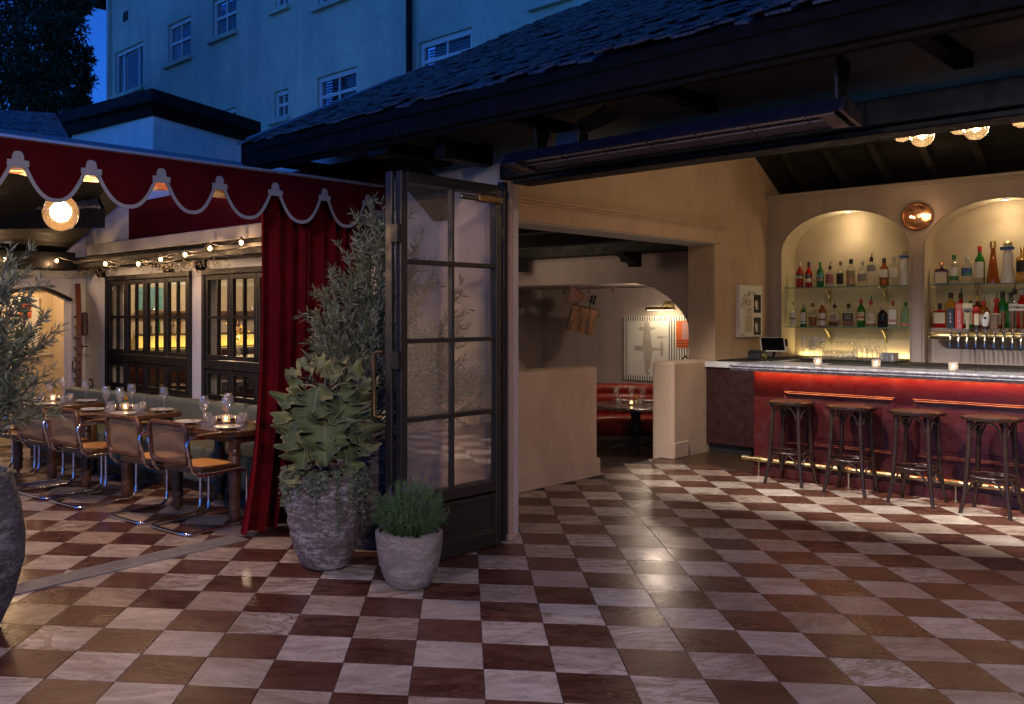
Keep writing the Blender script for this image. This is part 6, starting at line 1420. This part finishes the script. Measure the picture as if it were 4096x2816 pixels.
# --- small pot with lavender
P2 = tuple(at(1636, 2200, D=5.02).xy) + (0,)
T2 = pot('stone_pot', 'small mottled stone pot filled with pebbles and lavender in front of the glass door', P2, [(.098, 0), (.118, .008), (.145, .05), (.168, .12), (.184, .20), (.190, .27), (.191, .305)], 'pot_stone', .278, .165)
pebbles(T2, 85, .08, .155, .282, .022, .042)
LV = thing('lavender', 'bushy green lavender with purple flower spikes in the small stone pot', 'plant', (P2[0], P2[1], .285))
lmq, tmq, fmq = MB(), MB(), MB()
for k in range(430):
    a = random.uniform(0, 6.28); r0 = random.uniform(0, .10); lean = random.uniform(.05, 1.25) ** 1.1; L_ = random.uniform(.17, .29) * (1.08 - .36 * lean)
    d = Vector((math.cos(a) * lean, math.sin(a) * lean, 1)).normalized(); p0 = Vector((r0 * math.cos(a), r0 * math.sin(a), 0)); cvx = Vector((0, 0, .05))
    pts = [p0, p0 + d * L_ * .5, p0 + d * L_ + Vector((0, 0, .02))]; tmq.tube(pts, [.002, .0016, .001], 3)
    for i in range(20):
        u = .22 + .78 * i / 20; q_ = pts[0].lerp(pts[2], u); o = d.orthogonal(); o.rotate(Matrix.Rotation(random.uniform(0, 6.28), 3, d))
        leafq(lmq, q_, d * .7 + o * .9, rnd_dir(.5), random.uniform(.018, .036), .0042, droop=random.uniform(.1, .5))
    if k % 22 == 0 and lean < .6:
        tp = pts[2] + d * random.uniform(.04, .07); tmq.tube([pts[2], tp], .0012, 3)
        fmq = MB()
        for i in range(26): leafq(fmq, tp - d * random.uniform(-.012, .028), rnd_dir(.6), rnd_dir(0), .010, .007)
        fmq.build('flower_spike', 'lavender_flower', LV, fix=False)
lmq.build('foliage', 'lavender_leaf', LV, fix=False); tmq.build('stem', 'stem_green', LV)
# --- olive behind the door
P3 = (-4.344, 3.993, 0)
T3 = pot('tall_dark_pot', 'tall dark tapered pot half hidden behind the folding door', P3, [(.11, 0), (.14, .01), (.175, .2), (.195, .45), (.203, .66), (.205, .72)], 'pot_dark', .68, .18)
OL = thing('olive_shrub', 'dense grey-green olive shrub growing behind the glass door', 'shrub', (P3[0], P3[1], .69))
lmq, tmq = MB(), MB(); random.seed(5); br = []
for k in range(38):
    r_ = max(-.24, min(.62, random.gauss(.16, .24))); f_ = random.uniform(-.16, .22) if r_ < .12 else random.uniform(.06, .24); h_ = random.uniform(.2, 1.5) * (1.0 - .5 * (abs(r_ - .10) / .5) ** 1.8)
    if r_ < -.08: h_ = min(max(h_, .3), 1.0)
    br.append((cv(random.uniform(-.05, .05), random.uniform(-.03, .06), random.uniform(-.05, .3)), cv(r_, f_, max(.14, h_)), 12, .8 if r_ < .2 else .5))
for r_, h_ in ((.04, 1.62), (.12, 1.52), (-.04, 1.36), (-.30, .98), (-.24, 1.16), (-.33, .80), (-.14, 1.26), (-.31, .62), (.18, 1.40), (.24, 1.25), (-.22, .6)): br.append((cv(0, 0, .2), cv(r_, random.uniform(-.02, .16), h_), 16, .6))
for r_, h_ in ((.52, .62), (.60, .92), (.56, .80), (.50, .45), (.62, .70)): br.append((cv(.1, .05, .2), cv(r_, random.uniform(.14, .24), h_), 12, .4))
olive(None, br, lmq, tmq, .066)
tmq.tube([(0, 0, -.03), (.01, .0, .15), (.0, .01, .3)], [.03, .026, .018], 8)
lmq.build('foliage', 'olive_leaf', OL, fix=False); tmq.build('branch', 'twig', OL, 60)
# --- olive at the edge of the terrace
P4 = tuple(at(-185, 2200, D=4.30).xy) + (0,)
T4 = pot('dark_olive_pot', 'big dark speckled bulging pot holding the slender olive tree', P4, [(.17, 0), (.21, .01), (.27, .14), (.32, .33), (.325, .45), (.305, .60), (.272, .72), (.262, .76)], 'pot_dark', .73, .23)
pebbles(T4, 30, .1, .22, .735, .02, .035)
OT = thing('slender_olive_tree', 'slender olive tree with long loose branches in the big dark pot', 'tree', (P4[0], P4[1], .74))
lmq, tmq = MB(), MB(); random.seed(11); br = []
tmq.tube([(0, 0, -.05), (.01, 0, .2), (.03, .0, .45), (.05, .02, .75), (.06, .02, 1.0)], [.022, .02, .016, .011, .005], 8)
tips = [(.22, 1.15), (.26, 1.05), (.34, 1.00), (.40, .86), (.30, .92), (.24, .80), (.36, .72), (.40, .62), (.30, .60), (.22, .66), (.38, .48), (.27, .42), (.20, .50), (.34, .36), (.22, .30), (.18, .95), (.16, .40), (.12, .75), (.10, 1.1), (.2, .2), (.42, .70), (.31, .28)]
for r_, h_ in tips: br.append((cv(random.uniform(.0, .08), random.uniform(-.04, .04), max(.1, h_ * .45)), cv(r_ + random.gauss(0, .012), random.uniform(-.14, .14), h_), 7, .5))
olive(None, br, lmq, tmq, .062)
lmq.build('foliage', 'olive_leaf', OT, fix=False); tmq.build('trunk', 'twig', OT, 60)
lmq = MB()
for k in range(420):
    a = random.uniform(0, 6.28); r = random.uniform(0, .24); p = Vector((r * math.cos(a), r * math.sin(a), random.uniform(-.02, .10))); leafq(lmq, p, rnd_dir(.8), rnd_dir(.5), .035, .008)
GC = tag(lmq.build('ground_cover', 'vine_leaf', None, fix=False, loc=(P4[0], P4[1], .74)), 'small bushy herb under the slender olive tree', 'plant')
for o in [plate_m, fork_m, napkin, peb] + list(gm.values()): bpy.data.objects.remove(o)
# ================================================================ background: apartment block, white annexe, tree, far roof
AYP = 14.0
AB = thing('apartment_building', 'tall pale painted apartment block with white-framed windows behind the restaurant roof', 'building', (0, 0, 0))
xl = at(425, 200, Y=AYP).x
wins = [ # left px, right px, top px at left, bottom px at left (frame), type
 (461, 573, 214, 386, 'slide'), (672, 764, 103, 258, 'hung'), (851, 946, 3, 158, 'hung'), (1100, 1154, -120, 40, 'hung'), (1272, 1420, -160, 26, 'hung'), (1097, 1153, 369, 480, 'hung'), (1269, 1428, 312, 470, 'hung'), (868, 944, 449, 545, 'hung'), (1676, 1888, 172, 330, 'hung'), (2150, 2290, -90, 14, 'hung')]
rects = []
for a, b, t_, bt, ty_ in wins:
    p0 = at(a, t_, Y=AYP); p1 = at(a, bt, Y=AYP); p2 = at(b, 100, Y=AYP); rects.append((p0.x, p2.x, p1.z, p0.z, ty_))
# wall built around the window openings
xs = sorted(set([xl, 12] + [r[0] for r in rects] + [r[1] for r in rects]))
zmax = at(467, 0, Y=AYP).z + .2; q = MB()
def solid(x0, x1, z0, z1): q.box(x0, x1, AYP, AYP + .3, z0, z1)
for xa, xb in zip(xs, xs[1:]):
    holes = sorted([(r[2], r[3]) for r in rects if r[0] < (xa + xb) / 2 < r[1]]); z = -.6
    for h0, h1 in holes: solid(xa, xb, z, h0); z = h1
    solid(xa, xb, z, 26 if xa > at(470, 0, Y=AYP).x else zmax)
q.build('wall', 'apartment_paint', AB)
xs0 = at(388, 200, Y=AYP).x
MB().box(xs0, xl - .02, AYP + .35, AYP + 8, -.6, zmax).build('side_wall', 'stucco_pink', AB); MB().box(xs0 - .3, xl + 1.2, AYP - .15, AYP + 6, zmax, zmax + .25).build('eave', 'roof_edge', AB)
q = MB(); xp = at(1636, 100, Y=AYP - .12).x; q.tube([(xp, AYP - .12, -.5), (xp, AYP - .12, 25)], .07, 10); q.build('downpipe', 'roof_edge', AB, 50)
q = MB(); xp = at(432, 100, Y=AYP - .1).x; q.tube([(xp, AYP - .1, -.5), (xp, AYP - .1, zmax)], .06, 8); q.build('downpipe', 'trim_white', AB, 50)
MB().box(at(494, 60, Y=AYP).x, at(512, 60, Y=AYP).x, AYP - .02, AYP, at(494, 88, Y=AYP).z, at(494, 52, Y=AYP).z).build('vent', 'black_wood', AB)
for x0, x1, z0, z1, ty_ in rects:
    t = .10; y0, y1 = AYP + .06, AYP + .16
    q = MB(); q.box(x0, x1, y0, y1, z1 - t * 1.3, z1); q.box(x0, x1, y0, y1, z0, z0 + t * .8); q.box(x0, x0 + t, y0, y1, z0 + t * .8, z1 - t * 1.3); q.box(x1 - t, x1, y0, y1, z0 + t * .8, z1 - t * 1.3)
    wn = q.build('window', 'trim_white', AB, bevel=.01)
    q = MB(); q.box(x0 - .18, x1 + .06, AYP - .12, AYP + .05, z0 - .13, z0 - .003); q.build('sill', 'apartment_paint', wn, bevel=.01)
    xc, zc = (x0 + x1) / 2, (z0 + z1) / 2; q = MB()
    if ty_ == 'hung':
        q.box(x0 + t, x1 - t, y0 + .02, y1 - .02, zc - .04, zc + .04); q.box(xc - .025, xc + .025, y0 + .03, y1 - .03, z0 + t, z1 - t)
    else:
        for f in (.27, .78): xx = x0 + (x1 - x0) * f; q.box(xx - .03, xx + .03, y0 + .02, y1 - .02, z0 + t, z1 - t)
    q.build('sash_bar', 'trim_white', wn)
    MB().add([(x0 + t, y0 + .06, z0 + t * .8), (x1 - t, y0 + .06, z0 + t * .8), (x1 - t, y0 + .06, z1 - t), (x0 + t, y0 + .06, z1 - t)], [(0, 1, 2, 3)]).build('pane', 'far_pane', wn)
    MB().box(x0 + t, x1 - t, y1 + .25, y1 + .28, z0, z1).build('room_shade_sheet', 'black_wood', wn)  # black sheet stands for the shade of the unlit room
    if ty_ == 'hung':
        q = MB(); z = z0 + t
        while z < z1 - t * 1.2: q.box(x0 + t, x1 - t, y1 + .06, y1 + .09, z, z + .035); z += .065
        stuff(q.build('blind_slats', 'blind_grey', wn))
# white annexe with black roof edge
D0 = 15.0
c0 = at(607, 379, D=D0); zt_ = c0.z
def onz(x, y): return at(x, y, Z=zt_)
c1 = onz(1046, 512); c2 = onz(229, 476); c2 = c0 + (c2 - c0) * 1.0
AN = thing('white_annexe', 'low white plastered annexe with black flat roof edge behind the canopy', 'building', (0, 0, 0))
u1 = (c1 - c0); u2 = (c2 - c0); c3 = c1 + u2 * .6
def wallp(a, b, z0, z1, off): 
    d = (b - a).normalized(); n = Vector((d.y, -d.x, 0)) * off; return [a + n, b + n]
cc = c0 + (u1.normalized() + u2.normalized()) * .12
def prismpoly(pts, z0, z1, nm, m, bev=0): MB().prism([(p.x, p.y) for p in pts], lambda a, b, d: (a, b, d), z0, z1).build(nm, m, AN, bevel=bev)
shr = lambda p: p + (c0 + u1 * .5 + u2 * .5 - p).normalized() * .25
prismpoly([shr(c0), shr(c1), shr(c1 + u2), shr(c2)], -.6, zt_ - .22, 'wall', 'stucco_white', .02)
prismpoly([c0, c1, c1 + u2, c2], zt_ - .10, zt_ + .12, 'roof_edge', 'roof_edge', .02)
prismpoly([shr(shr(c0)) * .5 + shr(c0) * .5 + (c0 - shr(c0)) * .6, c1 * .75 + shr(c1) * .25, (c1 + u2) * .75 + shr(c1 + u2) * .25, c2 * .75 + shr(c2) * .25], zt_ - .30, zt_ - .10, 'fascia', 'fascia_paint')
# far shingled roof
FR = thing('far_shingle_roof', 'dark shingled roof slope beyond the canopy, beneath the tree', 'roof', (0, 0, 0))
ra, rb = at(-420, 418, D=12.5), at(230, 455, D=11.6); la, lb_ = at(-420, 640, D=9.5), at(420, 640, D=9.2)
la.z = 2.62; lb_.z = 2.62
MB().hexa([la - Vector((0, 0, .2)), lb_ - Vector((0, 0, .2)), rb - Vector((0, 0, .2)), ra - Vector((0, 0, .2)), la, lb_, rb, ra]).build('deck', 'roof_edge', FR)
ns = 12; random.seed(3); fsh = MB(); nrm = (lb_ - la).cross(ra - la).normalized(); nrm = nrm if nrm.z > 0 else -nrm
for r_ in range(ns):
    v = r_ / ns; u = random.uniform(0, .01)
    while u < .98:
        du = random.uniform(.012, .028); P = lambda a, b: la.lerp(lb_, a).lerp(ra.lerp(rb, a), b)
        vv = max(0, v + random.uniform(-.012, .012)); b2_ = min(1, vv + 1.7 / ns); l_ = nrm * random.uniform(.02, .04)
        fsh.hexa([P(u, vv), P(min(1, u + du), vv), P(min(1, u + du), b2_), P(u, b2_), P(u, vv) + l_, P(min(1, u + du), vv) + l_, P(min(1, u + du), b2_) + nrm * .008, P(u, b2_) + nrm * .008]); u += du + .002
stuff(fsh.build('shingle_field', 'shingle', FR, fix=False))
# dark trees
def tree(base, tips, label, n, spread, lsize, seed, trunk_r=.35):
    random.seed(seed); t = thing('evergreen_tree', label, 'tree', tuple(base), 0, 'dark evergreen trees behind the annexe')
    tm_, lm_ = MB(), MB(); base = Vector(base); top = max(p.z for p, s in tips) - base.z
    cen = sum((p for p, s in tips), Vector()) / len(tips); ax_ = Vector((cen.x - base.x, cen.y - base.y, top * .85))
    tp = [Vector((0, 0, -.3)).lerp(ax_, u) + Vector((.25 * math.sin(u * 5), .2 * math.cos(u * 4) - .2, 0)) for u in [i / 8 for i in range(9)]]; tm_.tube(tp, [trunk_r * (1 - .85 * i / 8) for i in range(9)], 10)
    for p, s in tips:
        c = p - base; k = min(7, max(2, int(c.z / top * 7) - 1)); st_ = tp[k]; mid = st_.lerp(c, .5) + Vector((0, 0, -.2)); tm_.tube([st_, mid, c], [.10, .06, .02], 6)
        for sub in range(max(4, int(n / 34))):
            dd = rnd_dir(.15); cc_ = c + dd * s * random.uniform(.25, 1.0) * random.choice((.7, 1, 1)); cc_.z = c.z + (cc_.z - c.z) * .75; tm_.tube([c.lerp(cc_, .2), cc_], [.02, .006], 4)
            for i in range(34):
                q_ = cc_ + Vector((random.gauss(0, 1), random.gauss(0, 1), random.gauss(0, .8))) * s * .17; leafq(lm_, q_, rnd_dir(.0) + (q_ - c).normalized() * .8, rnd_dir(.8), lsize * random.uniform(.6, 1.3), lsize * .42, droop=.1)
    lm_.build('crown', 'tree_leaf', t, fix=False); tm_.build('trunk', 'bark', t, 60)
DT = 24.0
def tp_(lst): return [(at(x, y, D=DT + dd), s) for x, y, dd, s in lst]
tree(at(110, 1258 + 3564 * 2.1 / DT, D=DT) * Vector((1, 1, 0)) + Vector((0, 0, -.6)) if False else Vector((at(110, 900, D=DT).x, at(110, 900, D=DT).y, -.6)), tp_([(20, 40, 0, 1.2), (120, 10, 1, 1.1), (215, 30, 0, .9), (285, -20, 1, .7), (60, 150, -1, 1.1), (160, 140, 0, 1.0), (250, 105, -1, .6), (30, 270, 0, 1.1), (130, 260, -1, 1.0), (215, 240, 0, .6), (60, 380, 0, 1.0), (150, 360, -1, .8), (225, 330, 0, .45), (-60, 100, 0, 1.3), (-60, 300, 0, 1.3), (200, 410, -1, .5), (300, 40, 0, .4), (235, 170, 0, .5), (100, -120, 0, 1.4), (230, -130, 0, 1.1)]), 'tall dark evergreen tree rising beside the apartment block', 900, 1, .16, 3)
DT = 27.0
tree(Vector((at(345, 900, D=DT).x, at(345, 900, D=DT).y, -.6)), tp_([(320, 210, 0, .36), (340, 255, 0, .36), (315, 310, 0, .45), (350, 330, 0, .34), (300, 370, 0, .45), (345, 400, 0, .38), (310, 430, 0, .45), (270, 300, 0, .4)]), 'smaller leafy tree in front of the sky beside the apartment block', 420, 1, .15, 4, .15)
# unseen post lanterns, added to stand in for inferred patio light
for i, (lx, ly, e) in enumerate(((-1.6, -2.3, 640), (1.9, -.7, 760))):
    LT = thing('stand_in_lantern', 'black post lantern with frosted glass at the edge of the patio', 'lantern', (lx, ly, 0), .4, 'post lanterns on the patio')
    q = MB(); q.lathe([(.12, 0), (.12, .03), (.05, .06), (.035, .2), (.03, 3.6), (.05, 3.65)], 16); q.build('post', 'iron_black', LT, 40)
    q = MB(); q.lathe([(.09, 3.66), (.13, 3.96), (.13, 3.97)], 6); q.build('frosted_glass', 'lantern_glow', LT)
    q = MB(); q.lathe([(.17, 3.975), (.10, 4.05), (.02, 4.12), (.001, 4.16)], 6); q.build('cap', 'iron_black', LT)
    light('SPOT', 'stand_in_light', (0, 0, 3.60), e * 1.15, (1, .76, .54), LT, .1, 168, .12)
